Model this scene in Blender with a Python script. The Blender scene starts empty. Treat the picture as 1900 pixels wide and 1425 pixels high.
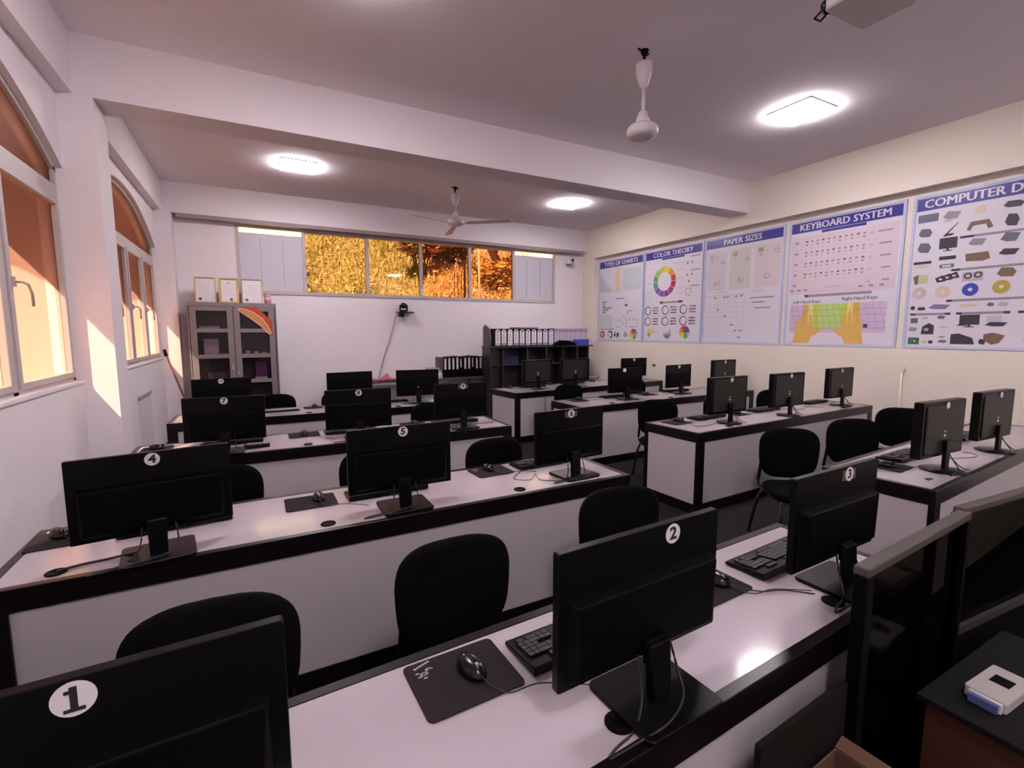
import bpy, math, random
from mathutils import Vector, Matrix
random.seed(7)
S = bpy.context.scene
COL = S.collection
PI = math.pi
def R(d): return math.radians(d)

# ---------------------------------------------------------------- camera, world, sun, exposure
cam_d = bpy.data.cameras.new('camera'); cam = bpy.data.objects.new('camera', cam_d); COL.objects.link(cam)
cam.location = (0, 0, 1.65)
cam.rotation_euler = (R(90 - 6.2275), R(0.05), R(-28.155))
cam_d.sensor_width = 36; cam_d.lens = 36 * 891.4 / 1900; cam_d.clip_start = 0.02
S.camera = cam
S.view_settings.view_transform = 'Standard'; S.view_settings.look = 'None'
S.view_settings.gamma = 1; S.view_settings.use_curve_mapping = False
S.view_settings.exposure = 0.0
S.cycles.max_bounces = 8; S.cycles.diffuse_bounces = 5; S.cycles.glossy_bounces = 3
S.cycles.transmission_bounces = 6; S.cycles.transparent_max_bounces = 12
S.cycles.sample_clamp_indirect = 6
S.cycles.caustics_reflective = False; S.cycles.caustics_refractive = False

LED_STRENGTH = 87.0
LED_COLOR = (1.0, 0.893, 0.945)
w = bpy.data.worlds.new('sky'); S.world = w; w.use_nodes = True
bg = w.node_tree.nodes['Background']
bg.inputs[0].default_value = (0.80, 0.86, 1.0, 1); bg.inputs[1].default_value = 1.3
sun_d = bpy.data.lights.new('sun', 'SUN'); sun = bpy.data.objects.new('sun', sun_d); COL.objects.link(sun)
sun_d.energy = 88.0; sun_d.angle = R(0.6); sun_d.color = (1.0, 0.90, 0.72)
sun.location = (-6, -2, 8)
sun.rotation_euler = Vector((1.0, 1.0, -1.6)).to_track_quat('-Z', 'Y').to_euler()

# ---------------------------------------------------------------- materials
MATS = {}
def mat(name, col, rough=0.5, metal=0.0, spec=0.5, noise=0.0, nscale=8.0, bump=0.0, bscale=40.0, emit=None, estr=0.0):
    if name in MATS: return MATS[name]
    m = bpy.data.materials.new(name); m.use_nodes = True
    nt = m.node_tree; b = nt.nodes['Principled BSDF']
    b.inputs['Base Color'].default_value = (*col, 1); b.inputs['Roughness'].default_value = rough
    b.inputs['Metallic'].default_value = metal; b.inputs['Specular IOR Level'].default_value = spec
    tc = nt.nodes.new('ShaderNodeTexCoord')
    if noise > 0:
        n = nt.nodes.new('ShaderNodeTexNoise'); n.inputs['Scale'].default_value = nscale; n.inputs['Detail'].default_value = 5
        r = nt.nodes.new('ShaderNodeMapRange'); r.inputs['To Min'].default_value = 1 - noise; r.inputs['To Max'].default_value = 1 + noise
        mx = nt.nodes.new('ShaderNodeMix'); mx.data_type = 'RGBA'; mx.blend_type = 'MULTIPLY'; mx.inputs[0].default_value = 1
        nt.links.new(tc.outputs['Object'], n.inputs['Vector']); nt.links.new(n.outputs['Fac'], r.inputs['Value'])
        mx.inputs[6].default_value = (*col, 1); nt.links.new(r.outputs['Result'], mx.inputs[7]); nt.links.new(mx.outputs[2], b.inputs['Base Color'])
    if bump > 0:
        n2 = nt.nodes.new('ShaderNodeTexNoise'); n2.inputs['Scale'].default_value = bscale; n2.inputs['Detail'].default_value = 4
        bp = nt.nodes.new('ShaderNodeBump'); bp.inputs['Strength'].default_value = bump; bp.inputs['Distance'].default_value = 0.01
        nt.links.new(tc.outputs['Object'], n2.inputs['Vector']); nt.links.new(n2.outputs['Fac'], bp.inputs['Height']); nt.links.new(bp.outputs[0], b.inputs['Normal'])
    if emit:
        b.inputs['Emission Color'].default_value = (*emit, 1); b.inputs['Emission Strength'].default_value = estr
    MATS[name] = m
    return m

def glass_mat(name, tint, fac_gloss=0.08, trans=None, trans_w=0.0, rough=0.03):
    """tinted pane: transparent tint, optional diffusing film, thin gloss"""
    if name in MATS: return MATS[name]
    m = bpy.data.materials.new(name); m.use_nodes = True; nt = m.node_tree
    for n in list(nt.nodes): nt.nodes.remove(n)
    out = nt.nodes.new('ShaderNodeOutputMaterial')
    tr = nt.nodes.new('ShaderNodeBsdfTransparent'); tr.inputs[0].default_value = (*tint, 1)
    gl = nt.nodes.new('ShaderNodeBsdfGlossy'); gl.inputs['Roughness'].default_value = rough
    cur = tr.outputs[0]
    if trans:
        tl = nt.nodes.new('ShaderNodeBsdfTranslucent'); tl.inputs[0].default_value = (*trans, 1)
        mx = nt.nodes.new('ShaderNodeMixShader'); mx.inputs[0].default_value = trans_w
        nt.links.new(cur, mx.inputs[1]); nt.links.new(tl.outputs[0], mx.inputs[2]); cur = mx.outputs[0]
    m2 = nt.nodes.new('ShaderNodeMixShader'); m2.inputs[0].default_value = fac_gloss
    nt.links.new(cur, m2.inputs[1]); nt.links.new(gl.outputs[0], m2.inputs[2]); nt.links.new(m2.outputs[0], out.inputs[0])
    MATS[name] = m
    return m

WALL = mat('painted_plaster', (0.865, 0.815, 0.84), 0.75, spec=0.25, noise=0.035, nscale=1.3, bump=0.12, bscale=60)
WALLR = mat('cream_painted_plaster', (0.87, 0.80, 0.70), 0.7, spec=0.25, noise=0.04, nscale=1.2, bump=0.12, bscale=60)
CEIL = mat('ceiling_paint', (0.93, 0.885, 0.92), 0.85, spec=0.2, noise=0.03, nscale=1.0, bump=0.1, bscale=50)
def floor_mat():
    m = bpy.data.materials.new('charcoal_carpet'); m.use_nodes = True; nt = m.node_tree; b = nt.nodes['Principled BSDF']
    tc = nt.nodes.new('ShaderNodeTexCoord'); n = nt.nodes.new('ShaderNodeTexNoise'); n.inputs['Scale'].default_value = 220; n.inputs['Detail'].default_value = 3
    cr = nt.nodes.new('ShaderNodeValToRGB'); cr.color_ramp.elements[0].color = (0.012, 0.012, 0.014, 1); cr.color_ramp.elements[1].color = (0.045, 0.043, 0.046, 1)
    n2 = nt.nodes.new('ShaderNodeTexNoise'); n2.inputs['Scale'].default_value = 1.5
    mx = nt.nodes.new('ShaderNodeMix'); mx.data_type = 'RGBA'; mx.blend_type = 'MULTIPLY'; mx.inputs[0].default_value = 0.5
    bp = nt.nodes.new('ShaderNodeBump'); bp.inputs['Strength'].default_value = 0.5; bp.inputs['Distance'].default_value = 0.004
    nt.links.new(tc.outputs['Object'], n.inputs['Vector']); nt.links.new(tc.outputs['Object'], n2.inputs['Vector'])
    nt.links.new(n.outputs['Fac'], cr.inputs[0]); nt.links.new(cr.outputs[0], mx.inputs[6]); nt.links.new(n2.outputs['Fac'], mx.inputs[7])
    nt.links.new(mx.outputs[2], b.inputs['Base Color']); nt.links.new(n.outputs['Fac'], bp.inputs['Height']); nt.links.new(bp.outputs[0], b.inputs['Normal'])
    b.inputs['Roughness'].default_value = 0.95; b.inputs['Specular IOR Level'].default_value = 0.1
    return m
FLOOR = floor_mat()
LAM = mat('white_laminate', (0.47, 0.42, 0.455), 0.11, spec=0.36)
PANEL = mat('white_side_laminate', (0.56, 0.515, 0.535), 0.35, spec=0.35)
DARK = mat('dark_brown_laminate', (0.0055, 0.0032, 0.0042), 0.30, spec=0.28, bump=0.02, bscale=30)
BLK = mat('black_plastic', (0.003, 0.003, 0.0035), 0.30, spec=0.16)
BLKG = mat('glossy_black_plastic', (0.005, 0.005, 0.006), 0.22, spec=0.4)
BLKM = mat('matte_black_plastic', (0.0018, 0.0018, 0.002), 0.5, spec=0.07, bump=0.1, bscale=300)
GREYP = mat('grey_housing_plastic', (0.013, 0.012, 0.011), 0.45, spec=0.4)
SCREEN = mat('switched_off_screen', (0.004, 0.004, 0.005), 0.07, spec=0.5)
FAB = mat('black_upholstery', (0.004, 0.004, 0.0045), 0.95, spec=0.06, bump=0.35, bscale=420)
SHELLP = mat('chair_back_shell', (0.010, 0.010, 0.011), 0.6, spec=0.25)
TUBE = mat('dark_tube_steel', (0.03, 0.03, 0.033), 0.4, metal=0.3)
TUBEG = mat('grey_tube_steel', (0.16, 0.15, 0.16), 0.38, metal=0.5)
RUBBER = mat('black_rubber', (0.010, 0.010, 0.010), 0.8, spec=0.2)
KEY = mat('keycap_plastic', (0.020, 0.020, 0.022), 0.42)
WHITE = mat('white_sticker', (0.78, 0.74, 0.75), 0.5)
INK = mat('black_ink', (0.012, 0.010, 0.012), 0.6)
LOGO = mat('grey_print', (0.35, 0.31, 0.31), 0.6)
CABLE = mat('black_cable', (0.012, 0.010, 0.012), 0.45)
CABLEG = mat('grey_cable', (0.22, 0.19, 0.20), 0.5)
PAD = mat('mouse_pad_cloth', (0.022, 0.017, 0.019), 0.9, spec=0.15, bump=0.1, bscale=500)
ALU = mat('painted_aluminium', (0.55, 0.49, 0.48), 0.42, spec=0.4)
STEEL = mat('grey_painted_steel', (0.235, 0.205, 0.21), 0.42, spec=0.4, noise=0.03)
DIFF = mat('led_diffuser', (0.9, 0.9, 0.9), 0.5, emit=LED_COLOR, estr=LED_STRENGTH)
FANW = mat('white_enamel', (0.70, 0.65, 0.66), 0.42, spec=0.35)
GOLD = mat('gilt_frame', (0.62, 0.42, 0.14), 0.35, metal=0.3)
PAPER = mat('white_paper', (0.80, 0.77, 0.80), 0.7)
PVCB = mat('pale_blue_frame', (0.55, 0.60, 0.80), 0.4)
BLUE = mat('header_blue', (0.045, 0.042, 0.27), 0.28)
GLASSC = glass_mat('clear_pane', (0.92, 0.92, 0.94), 0.06)
GLASSD = glass_mat('smoked_pane', (0.22, 0.21, 0.185), 0.03, rough=0.08)
AMBER = glass_mat('amber_tinted_glass', (0.27, 0.22, 0.155), 0.02)
ROSE = glass_mat('rose_tinted_glass', (0.34, 0.215, 0.16), 0.02)
FROST = glass_mat('peach_frosted_film', (0.95, 0.84, 0.76), 0.03, trans=(0.13, 0.078, 0.066), trans_w=0.70, rough=0.3)
def col(name, c, r=0.5): return mat(name, c, r)

# ---------------------------------------------------------------- mesh builder
class MB:
    def __init__(s): s.v, s.f, s.m, s.mats, s.sm = [], [], [], [], []
    def mi(s, m):
        if m not in s.mats: s.mats.append(m)
        return s.mats.index(m)
    def add(s, vs, fs, m, smooth=False, M=None):
        k = len(s.v); i = s.mi(m)
        for v in vs:
            s.v.append(tuple(M @ Vector(v)) if M is not None else tuple(v))
        for f in fs: s.f.append([a + k for a in f]); s.m.append(i); s.sm.append(smooth)
        return s
    def box(s, x0, x1, y0, y1, z0, z1, m, M=None):
        vs = [(x0,y0,z0),(x1,y0,z0),(x1,y1,z0),(x0,y1,z0),(x0,y0,z1),(x1,y0,z1),(x1,y1,z1),(x0,y1,z1)]
        return s.add(vs, [(0,3,2,1),(4,5,6,7),(0,1,5,4),(1,2,6,5),(2,3,7,6),(3,0,4,7)], m, M=M)
    def prism(s, pts, a, b, m, axis='z', M=None, smooth=False, inset=0.0):
        """pts 2-D outline (ccw), extruded a..b along axis; inset>0 softens both rims"""
        n = len(pts)
        def P(p, t):
            if axis == 'z': return (p[0], p[1], t)
            if axis == 'y': return (p[0], t, p[1])
            return (t, p[0], p[1])
        if inset > 0:
            cx = sum(p[0] for p in pts)/n; cy = sum(p[1] for p in pts)/n
            def sh(p):
                dx, dy = p[0]-cx, p[1]-cy; L = math.hypot(dx, dy) or 1
                return (p[0]-dx/L*inset, p[1]-dy/L*inset)
            q = [sh(p) for p in pts]; e = inset if b > a else -inset
            rings = [(q, a), (pts, a+e), (pts, b-e), (q, b)]
        else: rings = [(pts, a), (pts, b)]
        vs = []
        for rg, t in rings: vs += [P(p, t) for p in rg]
        fs = [list(range(n))[::-1], [len(vs)-n+i for i in range(n)]]
        for k in range(len(rings)-1):
            for i in range(n):
                j = (i+1) % n; fs.append((k*n+i, k*n+j, (k+1)*n+j, (k+1)*n+i))
        return s.add(vs, fs, m, smooth, M)
    def tube(s, path, r, m, n=8, M=None, ry=None):
        pts = [Vector(p) for p in path]; vs = []; fs = []
        for k, p in enumerate(pts):
            d = (pts[min(k+1, len(pts)-1)] - pts[max(k-1, 0)]).normalized()
            up = Vector((0,0,1)) if abs(d.z) < 0.95 else Vector((0,1,0))
            a = d.cross(up).normalized(); b = d.cross(a).normalized()
            for i in range(n):
                t = 2*PI*i/n; vs.append(p + a*(r*math.cos(t)) + b*((ry or r)*math.sin(t)))
        for k in range(len(pts)-1):
            for i in range(n):
                j = (i+1) % n; fs.append((k*n+i, k*n+j, (k+1)*n+j, (k+1)*n+i))
        fs.append(list(range(n))[::-1]); fs.append([(len(pts)-1)*n+i for i in range(n)])
        return s.add(vs, fs, m, True, M)
    def lathe(s, prof, m, c=(0,0,0), n=28, M=None):
        vs = []; fs = []
        for r, z in prof:
            for i in range(n):
                t = 2*PI*i/n; vs.append((c[0]+r*math.cos(t), c[1]+r*math.sin(t), c[2]+z))
        for k in range(len(prof)-1):
            for i in range(n):
                j = (i+1) % n; fs.append((k*n+i, k*n+j, (k+1)*n+j, (k+1)*n+i))
        fs.append(list(range(n))[::-1]); fs.append([(len(prof)-1)*n+i for i in range(n)])
        return s.add(vs, fs, m, True, M)
    def poly(s, pts3, m, M=None): return s.add(pts3, [list(range(len(pts3)))], m, M=M)
    def build(s, name, parent=None, loc=None, rotz=None, bevel=0.0, seg=2):
        me = bpy.data.meshes.new(name); me.from_pydata(s.v, [], s.f)
        for m in s.mats: me.materials.append(m)
        for p, i, sm in zip(me.polygons, s.m, s.sm): p.material_index = i; p.use_smooth = sm
        me.update()
        o = bpy.data.objects.new(name, me); COL.objects.link(o)
        if parent: o.parent = parent
        if loc: o.location = loc
        if rotz is not None: o.rotation_euler = (0, 0, rotz)
        if bevel > 0:
            md = o.modifiers.new('bevel', 'BEVEL'); md.width = bevel; md.segments = seg; md.limit_method = 'ANGLE'; md.angle_limit = R(50)
        return o
def rr(w, h, r, n=5, cx=0, cy=0):
    """rounded rectangle outline"""
    out = []
    for sx, sy, a0 in ((1,1,0),(-1,1,90),(-1,-1,180),(1,-1,270)):
        for k in range(n+1):
            t = R(a0 + 90*k/n); out.append((cx+sx*(w/2-r)+r*math.cos(t), cy+sy*(h/2-r)+r*math.sin(t)))
    return out
def ell(rx, ry, n=24, cx=0, cy=0, a0=0, a1=360):
    full = a1-a0 >= 360
    return [(cx+rx*math.cos(R(a0+(a1-a0)*k/(n if full else n-1))), cy+ry*math.sin(R(a0+(a1-a0)*k/(n if full else n-1)))) for k in range(n)]
_TXT = {}
def text_geo(body, bold=0.0):
    if (body, bold) in _TXT: return _TXT[(body, bold)]
    c = bpy.data.curves.new('t', 'FONT'); c.body = body; c.align_x = 'CENTER'; c.align_y = 'CENTER'; c.size = 1; c.offset = bold; c.resolution_u = 2
    o = bpy.data.objects.new('t', c); COL.objects.link(o); bpy.context.view_layer.update()
    me = o.evaluated_get(bpy.context.evaluated_depsgraph_get()).to_mesh()
    g = ([tuple(v.co) for v in me.vertices], [list(p.vertices) for p in me.polygons])
    o.to_mesh_clear() if False else None
    bpy.data.objects.remove(o); bpy.data.curves.remove(c)
    _TXT[(body, bold)] = g
    return g
def put_text(mb, body, cx, cz, h, m, y=0.0, bold=0.0, sx=1.0, rot=0.0, M=None):
    """flat lettering in the local x-z plane, facing -y"""
    vs, fs = text_geo(body, bold)
    ca, sa = math.cos(rot), math.sin(rot); pts = []
    for v in vs:
        X, Y = v[0]*h*sx, v[1]*h; pts.append((cx+X*ca-Y*sa, y, cz+X*sa+Y*ca))
    return mb.add(pts, fs, m, M=M)

def smooth(pts, n=6):
    P = [Vector(p) for p in pts]; out = []
    for k in range(len(P)-1):
        a, b, c, d = P[max(k-1,0)], P[k], P[k+1], P[min(k+2,len(P)-1)]
        for q in range(n):
            u = q/n; out.append(0.5*((2*b)+(-a+c)*u+(2*a-5*b+4*c-d)*u*u+(-a+3*b-3*c+d)*u**3))
    out.append(P[-1])
    return out
def tag(o, label=None, cat=None, group=None, kind=None):
    if label: o['label'] = label
    if cat: o['category'] = cat
    if group: o['group'] = group
    if kind: o['kind'] = kind
    return o
def thing(name, label, cat, loc=(0,0,0), rotz=0.0, group=None):
    o = bpy.data.objects.new(name, None); COL.objects.link(o); o.empty_display_size = 0.1
    o.location = loc; o.rotation_euler = (0, 0, rotz)
    return tag(o, label, cat, group)
def copy_tree(o, parent=None):
    c = o.copy(); COL.objects.link(c); c.parent = parent
    for ch in list(o.children): copy_tree(ch, c)
    return c
def struct(name, mb, parent=None, **k):
    o = mb.build(name, parent, **k)
    o['kind'] = 'structure'
    return o

# ---------------------------------------------------------------- the room
XL, XR, YN, YB, ZC = -1.23, 6.85, -1.7, 9.30, 3.927
BZ = 3.47                      # underside of the beams
PX = -1.01                     # inner face of the pillars
struct('floor', MB().box(XL-0.8, XR+0.4, YN-0.2, YB+0.2, -0.12, 0, FLOOR))
struct('ceiling', MB().box(XL-0.8, XR+0.4, YN-0.2, YB+0.2, ZC, ZC+0.15, CEIL))
struct('wall_near', MB().box(XL-0.1, XR+0.3, YN-0.2, YN, 0, ZC, WALL))

# left wall with two arched window bays
BAYS = [(1.43, 5.03), (5.41, 9.01)]
SILL, SPR, APEX = 1.245, 2.90, 3.34
def arch_z(y, y0, y1, apex=APEX, spr=SPR):
    c = (y0+y1)/2; hw = (y1-y0)/2; rise = apex-spr; rad = (hw*hw+rise*rise)/(2*rise)
    return apex - (rad - math.sqrt(max(rad*rad-(y-c)**2, 0)))
def arch_wall(xa, xb, m, sill=SILL):
    mb = MB()
    ys = [YN] + [v for b in BAYS for v in b] + [YB+0.15]
    for k in range(0, len(ys), 2): mb.box(xa, xb, ys[k], ys[k+1], 0, ZC, m)
    for y0, y1 in BAYS:
        mb.box(xa, xb, y0, y1, 0, sill, m)
        n = 28
        for i in range(n):
            ya, yb = y0+(y1-y0)*i/n, y0+(y1-y0)*(i+1)/n; za, zb = arch_z(ya, y0, y1), arch_z(yb, y0, y1)
            vs = [(xa,ya,za),(xb,ya,za),(xb,yb,zb),(xa,yb,zb),(xa,ya,ZC),(xb,ya,ZC),(xb,yb,ZC),(xa,yb,ZC)]
            mb.add(vs, [(0,3,2,1),(4,5,6,7),(0,1,5,4),(1,2,6,5),(2,3,7,6),(3,0,4,7)], m)
    return mb
lw = arch_wall(-1.40, XL, WALL)
struct('wall_left', lw)
struct('wall_outside', arch_wall(-2.10, -1.401, mat('terracotta_render', (0.56, 0.345, 0.285), 0.9, noise=0.1, nscale=2)))
# beams and pillars
mb = MB()
mb.box(XL, XR, 5.05, 5.41, BZ, ZC, WALL)
struct('trim_1', mb)                                     # cross beam
struct('trim_2', MB().box(XL, -1.13, YN, 5.05, BZ, ZC, WALL).box(XL, -1.13, 5.41, 9.15, BZ, ZC, WALL))
struct('trim_3', MB().box(XL, XR, 9.15, YB, BZ, ZC, WALL))
struct('trim_4', MB().box(XL, PX, 5.03, 5.41, 0, BZ, WALL))
struct('trim_5', MB().box(XL, PX, 9.02, YB, 0, BZ, WALL))
struct('trim_6', MB().box(-0.96, 6.72, 9.13, YB, 3.41, 3.47, mat('grey_curtain_rail', (0.33, 0.27, 0.27), 0.6)))

# right wall with the recess the posters hang in
NZ0, NZ1, NY1, NX = 1.44, 3.29, 8.87, 6.98
mb = MB()
mb.box(XR, XR+0.3, YN, YB, 0, NZ0, WALLR); mb.box(XR, XR+0.3, YN, YB, NZ1, ZC, WALLR)
mb.box(XR, XR+0.3, NY1, YB, NZ0, NZ1, WALLR); mb.box(NX, XR+0.3, YN, NY1, NZ0, NZ1, WALLR)
mb.box(XR, NX, YN, -1.2, NZ0, NZ1, WALLR)
struct('wall_right', mb)

# back wall with the ribbon window
WX0, WX1, WZ0, WZ1 = -0.19, 6.08, 2.31, 3.41
mb = MB()
mb.box(XL-0.1, XR, YB, YB+0.15, 0, WZ0, WALL); mb.box(XL-0.1, XR, YB, YB+0.15, WZ1, ZC, WALL)
mb.box(XL-0.1, WX0, YB, YB+0.15, WZ0, WZ1, WALL); mb.box(WX1, XR, YB, YB+0.15, WZ0, WZ1, WALL)
struct('wall_back', mb)

# ribbon window: frame, posts, two blanked bays and four tinted panes
fr = MB()
DX = [-0.16, 0.85, 1.93, 2.96, 4.00, 5.02, 6.05]
for x in DX: fr.box(x-0.028, x+0.028, YB-0.01, YB+0.07, WZ0, WZ1, ALU)
fr.box(WX0, WX1, YB-0.02, YB+0.08, WZ0-0.02, WZ0+0.035, ALU); fr.box(WX0, WX1, YB-0.02, YB+0.08, WZ1-0.045, WZ1, ALU)
win3 = struct('window_3', fr)
BLANK = mat('fogged_plastic_sheet', (0.62, 0.60, 0.68), 0.5, noise=0.04, nscale=2.5)
for i in (0, 5):
    b = MB(); b.box(DX[i]+0.028, DX[i+1]-0.028, YB+0.03, YB+0.045, WZ0+0.03, WZ1-0.115, BLANK)
    for k in range(2):
        xx = DX[i]+0.34*(k+1); b.box(xx-0.004, xx+0.004, YB+0.024, YB+0.03, WZ0+0.10, WZ1-0.20, mat('seam_grey', (0.42, 0.38, 0.42), 0.6))
    struct('blank_panel', b, win3)
for i in (1, 2, 3, 4):
    b = MB(); b.box(DX[i]+0.028, DX[i+1]-0.028, YB+0.035, YB+0.040, WZ0+0.03, WZ1-0.04, AMBER if i < 3 else ROSE)
    struct('glass_pane', b, win3)
struct('sash_catch', MB().box(2.93, 2.99, YB-0.035, YB-0.01, WZ0+0.05, WZ0+0.17, WHITE), win3)

# arched windows on the left: frame, transom light, casements
def arched_window(name, y0, y1, mulls):
    f = MB(); xg0, xg1 = -1.335, -1.275; t = 0.042; TR0, TR1 = 2.66, 2.76
    f.box(xg0, xg1, y0, y0+t, SILL, SPR, ALU); f.box(xg0, xg1, y1-t, y1, SILL, SPR, ALU)
    f.box(xg0, xg1, y0, y1, SILL, SILL+t, ALU); f.box(xg0, xg1, y0+t, y1-t, TR0, TR1, ALU)
    n = 28
    for i in range(n):
        ya, yb = y0+(y1-y0)*i/n, y0+(y1-y0)*(i+1)/n; za, zb = arch_z(ya, y0, y1), arch_z(yb, y0, y1)
        f.add([(xg0,ya,za-t),(xg1,ya,za-t),(xg1,yb,zb-t),(xg0,yb,zb-t),(xg0,ya,za),(xg1,ya,za),(xg1,yb,zb),(xg0,yb,zb)],
              [(0,3,2,1),(4,5,6,7),(0,1,5,4),(1,2,6,5),(2,3,7,6),(3,0,4,7)], ALU)
    for yy in mulls: f.box(xg0, xg1, yy-0.035, yy+0.035, SILL, TR0, ALU)
    root = struct(name, f)
    pts = [(y0+t, TR1)] + [(y1-t, TR1)] + [(y1-t-(y1-y0-2*t)*i/n, arch_z(y1-t-(y1-y0-2*t)*i/n, y0, y1)-t) for i in range(n+1)]
    struct('transom_pane', MB().prism(pts, -1.305, -1.300, FROST, axis='x'), root)
    es = [y0+t] + [q for yy in mulls for q in (yy-0.035, yy+0.035)] + [y1-t]
    for k in range(0, len(es), 2):
        a, b = es[k]+0.008, es[k+1]-0.008; s = 0.042; z0, z1 = SILL+t+0.008, TR0-0.008
        g = MB()
        g.box(-1.325, -1.262, a, a+s, z0, z1, ALU); g.box(-1.325, -1.262, b-s, b, z0, z1, ALU)
        g.box(-1.325, -1.262, a+s, b-s, z0, z0+s, ALU); g.box(-1.325, -1.262, a+s, b-s, z1-s, z1, ALU)
        sa = struct('casement', g, root, bevel=0.004)
        struct('glass_pane', MB().box(-1.302, -1.297, a+s, b-s, z0+s, z1-s, FROST), sa)
        h = MB(); hz = 1.95
        h.box(-1.262, -1.245, a+0.008, a+0.038, hz-0.03, hz+0.03, ALU)
        h.tube([(-1.245, a+0.023, hz), (-1.215, a+0.025, hz), (-1.20, a+0.06, hz-0.01), (-1.20, a+0.11, hz-0.06), (-1.205, a+0.125, hz-0.14)], 0.008, ALU, 6)
        struct('casement_handle', h, sa)
    struct('window_sill', MB().box(-1.275, XL+0.012, y0, y1, SILL-0.0, SILL+0.022, WALL), root)
    return root
arched_window('window_1', 1.43, 5.03, [1.70, 2.82, 3.93])
arched_window('window_2', 5.41, 9.01, [6.30, 7.21, 8.11])

# ---------------------------------------------------------------- outside, seen through the glass
GR = mat('dry_ground', (0.50, 0.40, 0.22), 0.95, noise=0.3, nscale=0.8)
mb = MB()
mb.box(-30, -2.12, -15, 40, -0.6, -0.4, mat('pale_paving', (0.05, 0.04, 0.028), 0.9, noise=0.1))
struct('yard', mb)
tag(MB().box(-13.0, -9.5, -12, 38, -0.4, 9.0, mat('blocker_rose', (0.20, 0.10, 0.085), 0.85, noise=0.1, nscale=0.6)).build('sky_blocker'), 'plain rose-coloured building added outside to hide the sky behind the frosted arched windows', 'blocker')  # added mass that keeps bright sky out of the frosted panes
def hill_z(x, y): return 1.3 + 0.62*(y-10.2) + 0.28*math.sin(x*1.1+y*0.7) + 0.16*math.sin(x*2.7-y*1.9)
mb = MB(); NXH, NYH = 60, 44
vs = []; fs = []
for j in range(NYH+1):
    for i in range(NXH+1):
        x = -8 + 28*i/NXH; y = 10.2 + 20*j/NYH; vs.append((x, y, hill_z(x, y)))
for j in range(NYH):
    for i in range(NXH): a = j*(NXH+1)+i; fs.append((a, a+1, a+NXH+2, a+NXH+1))
mb.add(vs, fs, GR, True)
struct('hillside', mb)
gmats = [mat('straw_grass', (0.85, 0.72, 0.40), 0.8), mat('olive_grass', (0.48, 0.45, 0.13), 0.8), mat('pale_grass', (0.95, 0.85, 0.50), 0.8), mat('brown_grass', (0.30, 0.20, 0.08), 0.8)]
mb = MB()
for k in range(30000):
    y = 10.4 + 6.5*random.random()**1.3; x = -1.5 + (y/9.3)*8.6*random.random() - 0.3
    z = hill_z(x, y); h = random.uniform(0.05, 0.24) if k % 6 else random.uniform(0.2, 0.4); a = random.uniform(0, 2*PI); ln = random.uniform(0.02, 0.20); wd = random.uniform(0.007, 0.020)
    b = random.uniform(0, 2*PI); ca, sa = math.cos(a)*wd, math.sin(a)*wd; lx, ly = math.cos(b)*ln, math.sin(b)*ln
    g = random.choices(gmats, (5, 3, 4, 1.4))[0]
    mb.add([(x-ca,y-sa,z-0.03),(x+ca,y+sa,z-0.03),(x+ca*0.8+lx*0.4,y+sa*0.8+ly*0.4,z+h*0.6),(x-ca*0.8+lx*0.4,y-sa*0.8+ly*0.4,z+h*0.6),(x+lx,y+ly,z+h)], [(0,1,2,3),(3,2,4)], g)
for k in range(14000):
    y = 10.4 + 6.5*random.random()**1.3; x = -1.5 + (y/9.3)*8.6*random.random() - 0.3; z = hill_z(x, y)+random.uniform(0.02, 0.45)
    q = Matrix.Rotation(random.uniform(0,6.28), 3, 'Z') @ Matrix.Rotation(random.uniform(0,3.14), 3, 'X'); w_ = random.uniform(0.015, 0.055)
    mb.add([tuple(Vector((x,y,z)) + q @ v) for v in (Vector((-w_,0,0)), Vector((0,-w_*0.6,0)), Vector((w_,0,0)), Vector((0,w_*0.6,0)))], [(0,1,2,3)], random.choices(gmats, (4, 3, 4, 2.5))[0])
tag(mb.build('dry_grass'), 'tall golden dry grass covering the slope behind the ribbon window', 'grass', kind='stuff')
def bush(name, label, c, rx, ry, rz, n, mats, ls=0.09, trunk=None, cat='shrub'):
    root = thing(name, label, cat, (c[0], c[1], hill_z(c[0], c[1])), 0)
    mb = MB(); cz = c[2]-hill_z(c[0], c[1])
    for k in range(n):
        while True:
            u = Vector((random.uniform(-1,1), random.uniform(-1,1), random.uniform(-1,1)))
            if 0.35 < u.length < 1: break
        p = Vector((u.x*rx, u.y*ry, cz+u.z*rz)); s = ls*random.uniform(0.5, 1.2)
        q = Matrix.Rotation(random.uniform(0,6.28), 3, 'Z') @ Matrix.Rotation(random.uniform(0,3.14), 3, 'X')
        lf = [Vector((-s,0,0)), Vector((0,-s*0.45,0)), Vector((s,0,0)), Vector((0,s*0.45,0))]
        mb.add([tuple(p + q @ v) for v in lf], [(0,1,2,3)], random.choice(mats))
    mb.build('foliage', root)
    if trunk:
        t = MB()
        for path, r in trunk: t.tube(path, r, mat('dark_bark', (0.10, 0.055, 0.04), 0.9, noise=0.3, nscale=10), 8)
        t.build('trunk', root)
    else:
        t = MB()
        for k in range(5):
            a = k*1.26; t.tube([(0,0,-0.1), (rx*0.3*math.cos(a), ry*0.3*math.sin(a), cz*0.6), (rx*0.6*math.cos(a), ry*0.6*math.sin(a), cz+rz*0.3)], 0.02, mat('dark_bark', (0.10, 0.055, 0.04), 0.9), 5)
        t.build('stems', root)
    return root
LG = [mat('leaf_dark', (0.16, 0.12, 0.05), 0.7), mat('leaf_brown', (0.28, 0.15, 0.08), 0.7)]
LP = [mat('blossom_pink', (0.85, 0.55, 0.42), 0.7), mat('leaf_brown', (0.28, 0.15, 0.08), 0.7)]
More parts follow.
